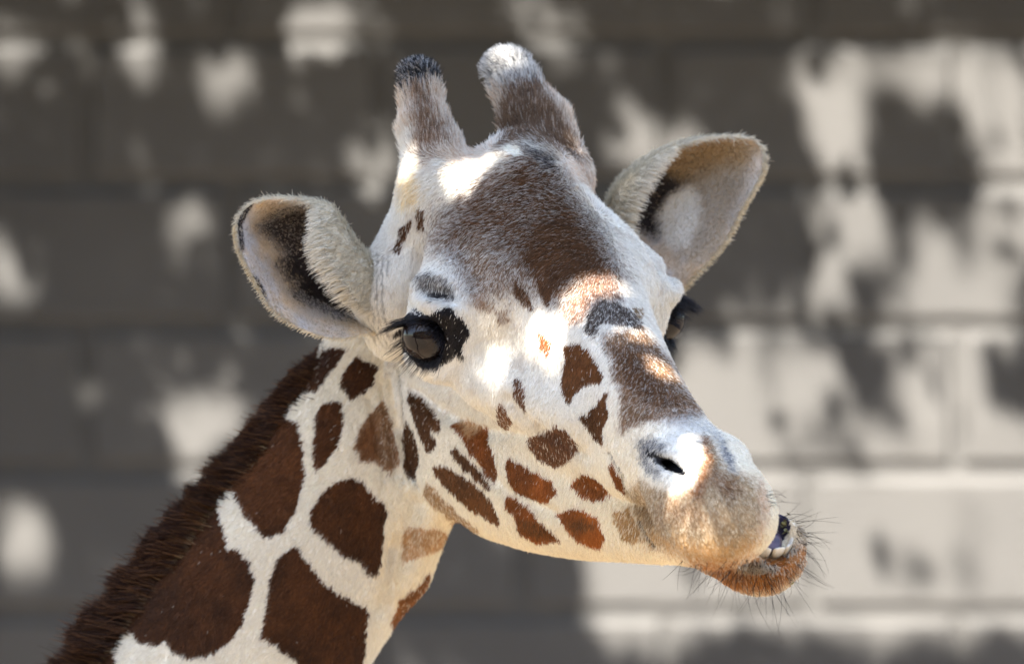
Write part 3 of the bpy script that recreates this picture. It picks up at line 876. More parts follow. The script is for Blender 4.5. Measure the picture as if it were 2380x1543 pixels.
def hair_obj(name, pts, rad0, rad1, color, mat, parent, root_color=None):
    """pts (N,K,3) world; one curves object"""
    n, k, _ = pts.shape
    hc = bpy.data.hair_curves.new(name)
    hc.add_curves([k] * n)
    hc.attributes['position'].data.foreach_set('vector', np.ascontiguousarray(pts, np.float32).ravel()) if 'position' in hc.attributes else None
    t = np.linspace(0, 1, k)[None, :]
    rad = (np.asarray(rad0).reshape(-1, 1) * (1 - t) + np.asarray(rad1).reshape(-1, 1) * t) * np.ones((n, 1))
    ra = hc.attributes.get('radius') or hc.attributes.new('radius', 'FLOAT', 'POINT')
    ra.data.foreach_set('value', rad.astype(np.float32).ravel())
    for nm, c_ in (('pigment', color), ('root_pigment', root_color)):
        if c_ is None:
            continue
        at = hc.attributes.new(nm, 'FLOAT_COLOR', 'CURVE')
        cc_ = np.ones((n, 4), np.float32); cc_[:, :3] = c_
        at.data.foreach_set('color', cc_.ravel())
    hc.materials.append(mat)
    o = bpy.data.objects.new(name, hc)
    link(o, parent)
    return o

def unit(v):
    return v / (np.linalg.norm(v, axis=-1, keepdims=True) + 1e-9)

def grow(root, nrm, flow, length, lift, k=4, bend=0.5, wild=0.18, r=rng):
    """strands (model units): leave along the normal mix, then lie down along the flow"""
    n = len(root)
    t1 = unit(flow - nrm * np.sum(flow * nrm, 1, keepdims=True) + 1e-6)
    t1 = unit(t1 + r.normal(0, wild, (n, 3)))
    lift = np.asarray(lift).reshape(-1, 1) * (0.7 + 0.6 * r.random((n, 1)))
    out = np.empty((n, k, 3))
    out[:, 0] = root - nrm * 1.0
    p = out[:, 0].copy()
    seg = (np.asarray(length).reshape(-1, 1) * (0.65 + 0.7 * r.random((n, 1)))) / (k - 1)
    for i in range(1, k):
        f = (i - 1) / max(1, k - 2)
        d = unit(t1 + nrm * lift * (1 - bend * f))
        p = p + d * seg
        out[:, i] = p
    return out

def sample_surface(V, T, count, weight, r=rng):
    A, B, C = V[T[:, 0]], V[T[:, 1]], V[T[:, 2]]
    area = 0.5 * np.linalg.norm(np.cross(B - A, C - A), axis=1) * weight
    cum = np.cumsum(area); tot = cum[-1]
    pick = np.searchsorted(cum, r.random(count) * tot)
    u1, u2 = r.random((2, count)); s = np.sqrt(u1)
    w = np.stack([1 - s, s * (1 - u2), s * u2], 1)
    return pick, w

def vert_normals(V, F_):
    T = np.concatenate([F_[:, [0, 1, 2]], F_[:, [0, 2, 3]]])
    fn = np.cross(V[T[:, 1]] - V[T[:, 0]], V[T[:, 2]] - V[T[:, 0]])
    n = np.zeros_like(V)
    for i in range(3):
        np.add.at(n, T[:, i], fn)
    return unit(n), T

# ------------------------------------------------------------------ giraffe: body and coat
giraffe = bpy.data.objects.new("giraffe", None)
link(giraffe)
base_pt = Wd(np.array([60.0, 2300.0, 450.0]))
giraffe.location = base_pt
bpy.context.view_layer.update()
tag(giraffe, "giraffe with brown patches turning its head, lower jaw swung aside chewing", "giraffe")

BN, BT = vert_normals(BV, BF)
if BN[np.argmin(BV[:, 2])][2] > 0:            # normals must point out of the body
    BF = BF[:, ::-1]; BN, BT = vert_normals(BV, BF)
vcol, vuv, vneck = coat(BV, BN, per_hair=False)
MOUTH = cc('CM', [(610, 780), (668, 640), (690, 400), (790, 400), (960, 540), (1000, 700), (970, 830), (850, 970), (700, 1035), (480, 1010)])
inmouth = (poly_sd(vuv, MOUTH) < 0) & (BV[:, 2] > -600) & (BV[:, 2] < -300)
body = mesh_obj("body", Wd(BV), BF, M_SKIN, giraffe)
sock = np.minimum(np.linalg.norm(BV - EYE_L, axis=1), np.linalg.norm(BV - EYE_R, axis=1))
def near_nostril(P):
    d = np.full(len(P), 1e9)
    for A, B, A2, B2 in NOSTRILS:
        d = np.minimum(d, np.minimum(np.minimum(round_cone(P, A, (A + B) / 2, 4, 15), round_cone(P, (A + B) / 2, B, 15, 7)), round_cone(P, A2, B2, 13, 15)))
    return d

skin_col = vcol * 0.92
skin_col[inmouth] = np.array([0.03, 0.025, 0.05])
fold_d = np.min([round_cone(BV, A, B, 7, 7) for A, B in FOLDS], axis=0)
skin_col[fold_d < 3] *= 0.35  # shade of the folds put into the skin colour
skin_col[near_nostril(BV) < 2.5] = BLACK
skin_col[sock < EYE_RAD + 16] = BLACK
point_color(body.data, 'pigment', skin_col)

# ------------------------------------------------------------------ hair of the body
N_FUR = 0 if QUICK else 640000
HORN_T = [head_pt(-541, -122, 380), head_pt(-536, 124, 388)]
if N_FUR:
    cen = BV[BT].mean(1)
    fn = unit(np.cross(BV[BT[:, 1]] - BV[BT[:, 0]], BV[BT[:, 2]] - BV[BT[:, 0]]))
    uvc = chart(cen)
    wgt = np.where(fn[:, 2] < 0.25, 1.0, 0.18)
    wgt = np.where((uvc[:, 1] > 1620) | (uvc[:, 0] < -40), 0.10, wgt)
    pick, w = sample_surface(BV, BT, N_FUR, wgt)
    T3 = BT[pick]
    P = (BV[T3] * w[:, :, None]).sum(1)
    Nn = unit((BN[T3] * w[:, :, None]).sum(1))
    es = np.minimum(np.linalg.norm(P - EYE_L, axis=1), np.linalg.norm(P - EYE_R, axis=1))
    ok = (es > EYE_RAD + 9) & (near_nostril(P) > 1.5) & (np.min([round_cone(P, A_, B_, 7, 7) for A_, B_ in FOLDS], axis=0) > -3) & ~((poly_sd(chart(P), MOUTH) < 2) & (np.linalg.norm((P - head_pt(815, 150, -190)) / 125, axis=1) < 1) & (to_head(P)[1] > 60))
    P, Nn = P[ok], Nn[ok]
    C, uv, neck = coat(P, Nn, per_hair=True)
    a, b, c = to_head(P)
    n = len(P)
    # growth direction, by region
    flow = np.tile(np.array([-0.15, 1.0, 0.05]), (n, 1))
    nd = np.array([-0.5, 0.86, 0.0])
    flow[neck] = nd
    swirl = np.stack([fbm(P, 150, 61) - 0.5, fbm(P, 150, 67) - 0.5, fbm(P, 150, 71) - 0.5], 1)
    flow += swirl * 0.9
    muz = smooth01((a - 560) / 150)[:, None]
    flow = flow * (1 - muz) + np.array([0.25, 0.9, -0.2]) * muz
    fore = smooth01((c - 120) / 120)[:, None] * (~neck)[:, None]
    flow = flow * (1 - 0.6 * fore) + (-HF * 0.3 + np.array([-0.5, 0.3, 0])) * 0.6 * fore
    hd = np.minimum(np.linalg.norm(P - HORN_T[0], axis=1), np.linalg.norm(P - HORN_T[1], axis=1))
    hornw = smooth01((c - 255) / 60 + (-a - 330) / 120 - 0.2)[:, None]
    hornw = hornw * (a < -280)[:, None]
    upd = unit(HN * 0.75 - HF * 0.6)
    flow = flow * (1 - hornw) + (upd + swirl * 0.8) * hornw
    length = np.full(n, 11.5)
    length += 5 * fore[:, 0]
    length = np.where(a > 560, 7 + 3 * noise(P, 60, 3), length)
    length = np.where(neck, 13.0, length)
    length = length + hornw[:, 0] * 11
    length = np.where(hd < 75, 30, length)
    chin = (c < -225) & (a > 690)
    length = np.where(chin, 15, length)
    es = es[ok]
    length = np.where(es < 95, 8, length)
    lift = np.full(n, 0.33)
    lift = np.where(chin, 0.8, lift)
    lift = np.where(hd < 75, 0.8, lift)
    lift += hornw[:, 0] * 0.15
    S_ = grow(P, Nn, flow, length, lift, k=4)
    tip = (hd < 62)
    # dark and grizzled tufts on the horn tops
    nearh = np.linalg.norm(P - HORN_T[0], axis=1) < 95
    farh = np.linalg.norm(P - HORN_T[1], axis=1) < 105
    up_n = ((P - HORN_T[0]) @ upd)
    k_ = rng.random(n)
    mN = nearh & (up_n + rng.normal(0, 12, n) > -22)
    C[mN] = np.where((k_[mN] < 0.72)[:, None], np.array([0.03, 0.03, 0.034]), np.array([0.42, 0.42, 0.43]))
    up_f = ((P - HORN_T[1]) @ upd)
    mF = farh & (up_f + rng.normal(0, 12, n) > -45)
    C[mF] = np.where((k_[mF] < 0.25)[:, None], np.array([0.12, 0.12, 0.12]), np.array([0.66, 0.65, 0.63]))
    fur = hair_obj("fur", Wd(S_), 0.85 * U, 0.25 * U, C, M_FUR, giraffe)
    tag(fur, kind="stuff")

# longer tufts that fray out over the horn tops
def tuft(center, dirv, spread, count, length, cols, probs, lean, name, label):
    r = np.random.default_rng(count)
    q = unit(r.normal(0, 1, (count, 3)))
    q = unit(q + dirv * 0.95)
    root = center + q * spread * np.array([1, 1, 1])
    fl = unit(dirv * 0.9 + lean + r.normal(0, 0.3, (count, 3)))
    st = grow(root, q, fl, np.full(count, length), 0.9, k=5, bend=0.2, wild=0.3, r=r)
    ci = r.choice(len(cols), count, p=probs)
    col = np.array(cols)[ci] * (0.8 + 0.4 * r.random((count, 1)))
    o = hair_obj(name, Wd(st), 1.2 * U, 0.3 * U, col, M_FUR, giraffe)
    tag(o, kind="stuff"); o["label"] = label
    return o
if not QUICK:
    upd = unit(HN * 0.75 - HF * 0.6)
    tuft(HORN_T[0] + upd * 4, upd, 30, 3600, 34, [(0.025, 0.026, 0.03), (0.4, 0.41, 0.43), (0.55, 0.5, 0.45)], [0.66, 0.22, 0.12], np.array([-0.25, 0.1, -0.1]), "horn_tuft", "black grizzled hair tuft on the slimmer horn")
    tuft(HORN_T[1] + upd * 2 + np.array([-8, 0, 0]), upd, 37, 5200, 36, [(0.08, 0.08, 0.08), (0.62, 0.61, 0.60), (0.72, 0.70, 0.66)], [0.2, 0.4, 0.4], np.array([-0.6, 0.05, -0.2]), "horn_tuft", "pale silvery hair tuft on the thicker horn")

# ------------------------------------------------------------------ mane along the crest of the neck
def mane_hair():
    r = np.random.default_rng(21)
    n = 34000
    A = np.array([[835, 700, 445], [785, 795, 447], [690, 903, 450], [640, 980, 452], [540, 1120, 455], [450, 1230, 455], [380, 1340, 455],
                  [300, 1450, 455], [240, 1540, 455], [60, 1820, 455], [-160, 2160, 455]], float)
    s = r.random(n) ** 0.9 * (len(A) - 1)
    i = np.minimum(s.astype(int), len(A) - 2); f = (s - i)[:, None]
    crest = A[i] * (1 - f) + A[i + 1] * f
    tang = unit(A[i + 1] - A[i])
    outw = np.stack([tang[:, 1] * -1, tang[:, 0], np.zeros(n)], 1)
    outw = np.where(outw[:, :1] > 0, -outw, outw)
    lat = r.normal(0, 1, n) * 17 - 9
    root = crest + np.array([0, 0, 1.0]) * lat[:, None] - outw * (3 + np.abs(lat) ** 1.7 * 0.035)[:, None]
    yy = crest[:, 1]
    L = np.interp(yy, [700, 800, 900, 1000, 1120, 1300, 1540, 2000], [22, 40, 52, 62, 75, 97, 122, 135]) * (0.72 + 0.42 * r.random(n))
    clump = np.stack([noise(root * np.array([1, 1, 0.5]), 15, 91), noise(root * np.array([1, 1, 0.5]), 15, 93), noise(root, 15, 97)], 1) - 0.5
    L *= 0.78 + 0.4 * noise(root, 24, 5)
    fly = r.random(n) < 0.05
    L = np.where(fly, L * 1.22, L)
    dirv = unit(outw * 0.75 + np.array([-0.55, 0.02, 0]) + np.stack([r.normal(0, .07, n), r.normal(0, .09, n) + np.where(fly, r.normal(0, .2, n), 0), lat / 15 * 0.10 + r.normal(0, .07, n)], 1))
    k = 6
    st = np.empty((n, k, 3)); st[:, 0] = root; p = root.copy()
    droop = np.array([-0.05, 0.24, 0])
    for j in range(1, k):
        d = unit(dirv + clump * (0.75 * j / k) + droop * (j / k) ** 1.5 + 0.10 * (np.stack([noise(root, 26, 81), noise(root, 26, 83), noise(root, 26, 87)], 1) - 0.5) * j)
        p = p + d * (L / (k - 1))[:, None]
        st[:, j] = p
    u = r.random((n, 1))
    col = np.where(u < 0.70, np.array([0.032, 0.014, 0.008]), np.array([0.11, 0.05, 0.021])) * (0.7 + 0.6 * r.random((n, 1)))
    rc = np.array([0.52, 0.37, 0.20]) * (0.5 + 0.9 * r.random((n, 1)))
    rc = np.where(r.random((n, 1)) < 0.35, np.array([0.09, 0.035, 0.012]), rc)
    return st, col, rc
if not QUICK:
    st, col, rc = mane_hair()
    o = hair_obj("mane", Wd(st), 1.5 * U, 0.35 * U, col, M_MANE, giraffe, rc)
    tag(o, kind="stuff")

# ------------------------------------------------------------------ ears
for key in ('near', 'far'):
    V, F_, gmid, gn = EARS[key]
    V, F_ = V, F_
    nrm_, T = vert_normals(V, F_)
    ns, nt_ = gmid.shape[:2]
    M_ = ns * nt_
    if np.dot(nrm_[M_ // 2 + nt_ // 2], (V[M_ // 2 + nt_ // 2] - V[M_ + M_ // 2 + nt_ // 2])) < 0:
        F_ = F_[:, ::-1]; nrm_, T = vert_normals(V, F_)
    # which of the two sheets lines the hollow: the one facing the cup's own centre line
    cl = gmid[:, [0, -1]].mean(1)
    toward = np.einsum('ij,ij->i', nrm_[:M_], (np.repeat(cl, nt_, 0) - V[:M_]))
    inner_first = np.median(toward) > 0
    inside = np.zeros(2 * M_, bool)
    inside[:M_] = inner_first; inside[M_:] = not inner_first
    ear = mesh_obj("ear", Wd(V), F_, M_SKIN, giraffe)
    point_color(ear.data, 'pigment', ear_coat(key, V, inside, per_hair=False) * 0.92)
    ear["label"] = "ear folded towards the camera with a dark hollow" if key == 'near' else "upright ear with sunlit hollow beyond the thick horn"
    if not QUICK:
        r = np.random.default_rng(5 if key == 'near' else 6)
        pick, w = sample_surface(V, T, 46000, np.ones(len(T)), r)
        P = (V[T[pick]] * w[:, :, None]).sum(1); Nn = unit((nrm_[T[pick]] * w[:, :, None]).sum(1))
        ins = inside[T[pick][:, 0]]
        tipv = gmid[-1].mean(0) - gmid[0].mean(0)
        fl = np.tile(unit(tipv), (len(P), 1))
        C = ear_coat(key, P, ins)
        lay = np.array([-0.9, 0.3, -0.2]) if key == 'near' else np.array([0.85, 0.2, -0.2])
        fl = np.where(ins[:, None], fl, unit(lay[None]) + r.normal(0, 0.12, (len(P), 3)))
        streak = noise(P * np.array([0.12, 1.0, 0.5]), 5, 19)
        C = np.where(ins[:, None], C, C * (0.72 + 0.4 * streak)[:, None] * np.where(fbm(P, 60, 23) > 0.55, 1.0, 0.9)[:, None])
        st = grow(P, Nn, fl, np.where(ins, 7.0, 19.0), np.where(ins, 0.35, 0.22), k=3, wild=0.3, r=r)
        # fringe of long hairs that hang over the hollow from the folded front rim, and short ones along the other rim
        m = 1500
        s_ = r.random(m) * 0.62 + 0.06
        si = (s_ * (ns - 1)).astype(int)
        ti = (r.random(m) ** 1.5 * 9).astype(int)
        root = gmid[si, ti] + r.normal(0, 2.5, (m, 3))
        dirv = unit(np.array([-0.9, 0.22, -0.25]) if key == 'near' else np.array([0.9, 0.12, -0.25]))
        dv = unit(dirv + r.normal(0, 0.13, (m, 3)))
        Ls = (50 if key == 'near' else 40) * (0.5 + 0.7 * r.random(m)) * np.sin(np.pi * np.clip((s_ - 0.0) / 0.75, 0, 1)) ** 0.5
        fr = np.stack([root + dv * (Ls * t)[:, None] + np.array([0, 1, 0.3]) * (Ls * 0.14 * t * t)[:, None] for t in np.linspace(0, 1, 5)], 1)
        fc = np.tile(np.array([0.74, 0.68, 0.56]), (m, 1)) * (0.8 + 0.35 * r.random((m, 1)))
        m2 = 2600
        si = (r.random(m2) * (ns - 1)).astype(int)
        root = gmid[si, -1 - (r.random(m2) * 3).astype(int)]
        out = unit(root - gmid[si, nt_ // 2] + r.normal(0, 14, (m2, 3)))
        out = unit(out + unit(tipv) * 0.5)
        L2 = 11 * (0.5 + r.random(m2))
        rim = np.stack([root + out * (L2 * t)[:, None] for t in np.linspace(0, 1, 3)], 1)
        rcx = np.tile(np.array([0.70, 0.58, 0.38]), (m2, 1)) * (0.75 + 0.4 * r.random((m2, 1)))
        o = hair_obj("ear_fur", Wd(np.concatenate([st, rim])), 0.9 * U, 0.25 * U, np.concatenate([C, rcx]), M_FUR, ear); tag(o, kind="stuff")
        o = hair_obj("ear_fringe", Wd(fr), 1.1 * U, 0.25 * U, fc, M_FUR, ear); tag(o, kind="stuff")

# ------------------------------------------------------------------ eyes with lids' lashes
def uv_ball(center, radius, nu=48, nv=32):
    th = np.linspace(0, np.pi, nv); ph = np.linspace(0, 2 * np.pi, nu, endpoint=False)
    V = np.array([[np.sin(t) * np.cos(p), np.cos(t), np.sin(t) * np.sin(p)] for t in th for p in ph]) * radius + center
    F_ = [(i * nu + j, (i + 1) * nu + j, (i + 1) * nu + (j + 1) % nu, i * nu + (j + 1) % nu) for i in range(nv - 1) for j in range(nu)]
    return V, F_
M_EYE = skin_material(); M_EYE.name = "eye_surface"
_b = M_EYE.node_tree.nodes['Principled BSDF']
M_EYE.node_tree.links.remove(_b.inputs['Normal'].links[0])
_b.inputs['Roughness'].default_value = 0.01; _b.inputs['Specular IOR Level'].default_value = 0.3
for E, sgn in ((EYE_L, -1), (EYE_R, 1)):
    V, F_ = uv_ball(E, EYE_RAD, 96, 64)
    eye = mesh_obj("eye", Wd(V), F_, M_EYE, giraffe)
    e_ax = unit((0.5 * HF + sgn * 0.86 * HL + 0.02 * HN)[None])[0]
    e_up = unit((HN - e_ax * HN.dot(e_ax))[None])[0]; e_fw = np.cross(e_ax, e_up)
    q = (V - E) / EYE_RAD
    front = q @ e_ax
    rr_ = np.sqrt((q @ e_up) ** 2 + (q @ e_fw) ** 2)
    pup = np.sqrt((q @ e_up / 0.30) ** 2 + (q @ e_fw / 0.52) ** 2)
    iris = (front > 0)[:, None] * smooth01((0.80 - rr_) / 0.1)[:, None] * smooth01((pup - 0.9) / 0.25)[:, None]
    spokes = 0.7 + 0.6 * noise(np.stack([np.arctan2(q @ e_up, q @ e_fw) * 9, rr_ * 2, rr_ * 0], 1), 1.0, 3)
    point_color(eye.data, 'pigment', np.array([0.006, 0.004, 0.004]) + iris * np.array([0.008, 0.004, 0.002]) * spokes[:, None])
    r = np.random.default_rng(31 + sgn)
    ax = unit((0.66 * HF + sgn * 0.74 * HL + 0.06 * HN)[None])[0]
    up = unit((HN - ax * HN.dot(ax))[None])[0]
    side = np.cross(ax, up)
    side = side if side.dot(HF) > 0 else -side         # towards the nose
    strands, cols = [], []
    for upper in (True, False):
        m = 380 if upper else 130
        ang = r.random(m) * 2.5 + (math.pi - 2.5) / 2
        if not upper:
            ang = -ang
        rr = 56 + r.normal(0, 2.5, m)
        ring = E + ax * 20 + side * (np.cos(ang) * rr * 1.02)[:, None] + up * (np.sin(ang) * rr * (0.80 if upper else 0.92))[:, None]
        outd = side * np.cos(ang)[:, None] + up * np.sin(ang)[:, None]
        d0 = unit(ax * (0.9 if upper else 0.55) + outd * 0.55 - side * 0.35 - up * (0.15 if upper else 0.5) + r.normal(0, 0.10, (m, 3)))
        L = (52 if upper else 40) * (0.45 + 0.75 * r.random(m))
        bendv = (-up * 0.45 if upper else -up * 0.12) - side * 0.12
        strands.append(np.stack([ring + d0 * (L * t)[:, None] + bendv * (L * t * t)[:, None] for t in np.linspace(0, 1, 6)], 1))
        cols.append(np.tile(np.array([0.010, 0.009, 0.011]), (m, 1)))
    if sgn > 0:                      # the lashes of the far eye stand out past the face
        for (q0, dv0, nn, ln, sp) in (((1572, 694, E[2] - 8), (0.86, 0.36, -0.10), 230, 58, 9), ((1553, 768, E[2] - 5), (0.32, 0.92, -0.05), 120, 46, 6)):
            rt = np.array(q0) + r.normal(0, 1, (nn, 3)) * np.array([sp, sp * 0.5, sp])
            d0 = unit(np.array(dv0) + r.normal(0, 0.13, (nn, 3)))
            L = ln * (0.5 + 0.6 * r.random(nn))
            strands.append(np.stack([rt + d0 * (L * t)[:, None] + np.array([0, 0.16, 0]) * (L * t * t)[:, None] for t in np.linspace(0, 1, 6)], 1))
            cols.append(np.tile(np.array([0.010, 0.009, 0.011]), (nn, 1)))
    if not QUICK:
        o = hair_obj("eyelashes", Wd(np.concatenate(strands)), 0.65 * U, 0.2 * U, np.concatenate(cols), M_LASH, eye); tag(o, kind="stuff")

# ------------------------------------------------------------------ mouth: tongue, incisors, whiskers
M_TONGUE = simple_noise_mat("tongue_skin", (0.02, 0.018, 0.035), (0.16, 0.10, 0.13), 70, 0.3)
M_TOOTH = simple_noise_mat("tooth_enamel", (0.62, 0.52, 0.36), (0.80, 0.76, 0.66), 180, 0.3)
tc_ = head_pt(765, 150, -202)
V, F_ = uv_ball(np.zeros(3), 1.0, 32, 20)
loc = V * np.array([64, 40, 17])
loc[:, 2] += 6 * np.sin(loc[:, 0] / 16)
Vt = tc_ + loc[:, :1] * HF + loc[:, 1:2] * HL + loc[:, 2:] * HN
mesh_obj("tongue", Wd(Vt), F_, M_TONGUE, giraffe)

def tooth(pos, out, up, side, w, h, t_):
    """broad spade-shaped incisor with a rounded biting edge"""
    V, F_ = [], []
    prof = [(-1.0, 0.62, 0.9), (-0.4, 0.85, 1.0), (0.3, 1.0, 0.8), (0.75, 0.96, 0.5), (1.0, 0.72, 0.16)]
    nseg = 12
    for (y, ww, tt) in prof:
        for q in range(nseg):
            an = 2 * math.pi * q / nseg
            cx, cy = math.cos(an), math.sin(an)
            ex = math.copysign(abs(cx) ** 0.7, cx); ey = math.copysign(abs(cy) ** 0.8, cy)
            V.append(pos + side * (ex * w / 2 * ww) + out * (ey * t_ / 2 * tt) + up * (y * h / 2 - (0.06 * h * ex * ex if y > 0.9 else 0)))
    for i in range(len(prof) - 1):
        for q in range(nseg):
            a_, b_ = i * nseg + q, i * nseg + (q + 1) % nseg
            F_.append((a_, b_, b_ + nseg, a_ + nseg))
    F_.append(tuple((len(prof) - 1) * nseg + q for q in range(nseg)))
    F_.append(tuple(nseg - 1 - q for q in range(nseg)))
    return np.array(V), F_
for th in (-58, -27, 4, 35, 64, 92):
    th = math.radians(th)
    out = HF * math.cos(th) + HL * math.sin(th)
    p = head_pt(772, 148, -207) + out * 64
    up = unit((HN * 0.93 + out * 0.36)[None])[0]
    out = unit((out - up * out.dot(up))[None])[0]
    V, F_ = tooth(p, out, up, np.cross(up, out), 33, 32, 13)
    mesh_obj("tooth", Wd(V), F_, M_TOOTH, giraffe)

if not QUICK:
    r = np.random.default_rng(77)
    roots, dirs, Ls = [], [], []
    outline = [(1640, 1322), (1700, 1336), (1755, 1347), (1800, 1340), (1835, 1315), (1852, 1280), (1856, 1245), (1845, 1205), (1822, 1168)]
    ol = np.array(outline, float)
    for k in range(115):
        s = r.random() * (len(ol) - 1); i = int(s); p2 = ol[i] * (1 - s + i) + ol[i + 1] * (s - i)
        inward = np.array([1740, 1230]) - p2; inward /= np.linalg.norm(inward)
        q = p2 + inward * r.random() * 38
        sp = surf_pt(q[0], q[1])
        if sp[2] > 300 or sp[2] < -880:
            continue
        o2 = -inward + r.normal(0, 0.25, 2)
        roots.append(sp); dirs.append([o2[0], o2[1] + 0.1, r.normal(-0.25, 0.3)]); Ls.append(35 + 65 * r.random() ** 1.4)
    for k in range(26):
        q = np.array([1580 + r.random() * 170, 1280 + r.random() * 24])
        sp = surf_pt(q[0], q[1])
        if sp[2] > 300:
            continue
        roots.append(sp); dirs.append([-0.45 + r.normal(0, .2), 0.8, -0.2]); Ls.append(40 + 40 * r.random())
    for k in range(9):
        q = np.array([1758 + r.random() * 14, 1128 + r.random() * 40])
        sp = surf_pt(q[0], q[1])
        if sp[2] > 300:
            continue
        roots.append(sp); dirs.append([0.9, -0.25 + r.normal(0, .2), -0.2]); Ls.append(25 + 30 * r.random())
    roots = np.array(roots); dirs = unit(np.array(dirs)); Ls = np.array(Ls)
    bend = r.normal(0, 0.34, roots.shape) + np.array([0, 0.10, 0])
    st = np.stack([roots + dirs * (Ls * t)[:, None] + bend * (Ls * t * t)[:, None] for t in np.linspace(0, 1, 7)], 1)
    o = hair_obj("whiskers", Wd(st), 0.62 * U, 0.2 * U, np.tile(np.array([0.02, 0.014, 0.012]), (len(st), 1)), M_LASH, giraffe); tag(o, kind="stuff")
    # pale bristles standing on the lip behind the incisors' row
    br = []
    arc = np.array([(1705, 1296), (1745, 1300), (1790, 1296), (1825, 1275), (1846, 1240), (1846, 1205), (1825, 1172), (1796, 1150)], float)
    for k in range(2600):
        s = r.random() * (len(arc) - 1); i = int(s); p2 = arc[i] * (1 - s + i) + arc[i + 1] * (s - i) + r.normal(0, 6, 2)
        br.append(p2)
    br = np.array(br)
    br = br[poly_sd(br, MOUTH) > -1]
    dd = np.arange(-800, 200, 3.0)
    rt = []
    for q in br[:: 1]:
        rt.append(q)
    cache = {}
    pts_ = []
    for q in rt:
        kx = (int(q[0] // 6), int(q[1] // 6))
        if kx not in cache:
            cache[kx] = surf_pt(q[0], q[1], -800, 200)[2]
        pts_.append((q[0], q[1], cache[kx]))
    pts_ = np.array(pts_)
    pts_ = pts_[(pts_[:, 2] > -790)]
    m = len(pts_)
    inw = np.stack([1780 - pts_[:, 0], 1215 - pts_[:, 1], np.zeros(m)], 1); inw = unit(inw)
    low = pts_[:, 1] > 1255
    dv = np.where(low[:, None], np.array([0.05, 0.75, -0.6]), -inw * 0.4 + np.array([0.25, 0.35, -0.4]))
    dv = unit(dv + r.normal(0, 0.18, (m, 3)))
    L = 17 * (0.6 + 0.6 * r.random(m))
    st = np.stack([pts_ + dv * (L * t)[:, None] for t in np.linspace(0, 1, 4)], 1)
    colb = np.where(r.random((m, 1)) < 0.75, np.array([0.56, 0.49, 0.38]), np.array([0.10, 0.07, 0.05])) * (0.8 + 0.4 * r.random((m, 1)))
    o = hair_obj("lip_bristles", Wd(st), 1.2 * U, 0.3 * U, colb, M_FUR, giraffe); tag(o, kind="stuff")

# a wad of chewed leaves in the mouth, and a scrap of leaf on the whiskers
M_CUD = simple_noise_mat("chewed_leaf", (0.06, 0.035, 0.015), (0.16, 0.15, 0.05), 220, 0.5)
def leafy_wad(center, size, n, seed):
    r = np.random.default_rng(seed); V, F_ = [], []
    for k in range(n):
        c = center + r.normal(0, 1, 3) * size * np.array([0.45, 0.8, 0.35])
        e1 = unit(r.normal(0, 1, (1, 3)))[0]; e2 = unit(np.cross(e1, r.normal(0, 1, 3))[None])[0]; e3 = np.cross(e1, e2)
        l, w = size * (0.5 + 0.4 * r.random()), size * (0.25 + 0.2 * r.random())
        b0 = len(V)
        for x, y, z in ((-1, 0, 0.0), (-0.4, -0.8, 0.25), (0.4, -0.7, 0.1), (1, 0, -0.2), (0.4, 0.7, 0.3), (-0.4, 0.8, 0.05), (0, 0, -0.25)):
            V.append(c + e1 * l * x + e2 * w * y + e3 * w * z)
        F_ += [(b0 + 6, b0 + i, b0 + (i + 1) % 6) for i in range(6)]
    return np.array(V), F_
cw = surf_pt(1808, 1212)
V, F_ = leafy_wad(cw + np.array([0, -2, -9.0]), 12, 18, 3)
o = mesh_obj("chewed_leaves", Wd(V), F_, M_CUD, None)
tag(o, "wad of chewed brownish green leaves inside the giraffe's open mouth", "food")
M_SCRAP = simple_noise_mat("green_leaf", (0.10, 0.14, 0.03), (0.16, 0.20, 0.05), 200, 0.6)
V, F_ = leafy_wad(np.array([1827.0, 1336.0, -470.0]), 8, 3, 8)
o = mesh_obj("leaf_scrap", Wd(V), F_, M_SCRAP, None)
tag(o, "tiny green leaf scrap caught on the whiskers below the chin", "leaf")

# ------------------------------------------------------------------ trees that shade the place (above and beside the view)
M_BARK = simple_noise_mat("bark", (0.10, 0.075, 0.05), (0.20, 0.16, 0.12), 9, 0.9, 0.02)
def leaf_material(name, col):
    m, nt, b = new_mat(name)
    N, L = nt.nodes, nt.links
    b.inputs['Base Color'].default_value = (*col, 1); b.inputs['Roughness'].default_value = 0.5
    tr = N.new('ShaderNodeBsdfTranslucent'); tr.inputs['Color'].default_value = (col[0] * 1.2, col[1] * 1.2, col[2] * 0.6, 1)
    ms = N.new('ShaderNodeMixShader'); ms.inputs['Fac'].default_value = 0.12
    L.new(b.outputs['BSDF'], ms.inputs[1]); L.new(tr.outputs['BSDF'], ms.inputs[2])
    L.new(ms.outputs['Shader'], nt.nodes['Material Output'].inputs['Surface'])
    return m
M_LEAF = leaf_material("tree_leaf", (0.045, 0.085, 0.022))

def tube(V, F_, path, radii, seg=10):
    path = np.asarray(path, float)
    ring0 = None
    for i, (p, rad) in enumerate(zip(path, radii)):
        t = path[min(i + 1, len(path) - 1)] - path[max(i - 1, 0)]
        t = t / np.linalg.norm(t)
        e1 = np.cross(t, [0.3, 0.2, 0.9]); e1 /= np.linalg.norm(e1); e2 = np.cross(t, e1)
        b0 = len(V)
        for q in range(seg):
            an = 2 * math.pi * q / seg
            V.append(p + rad * (math.cos(an) * e1 + math.sin(an) * e2))
        if ring0 is not None:
            for q in range(seg):
                F_.append((ring0 + q, ring0 + (q + 1) % seg, b0 + (q + 1) % seg, b0 + q))
        ring0 = b0

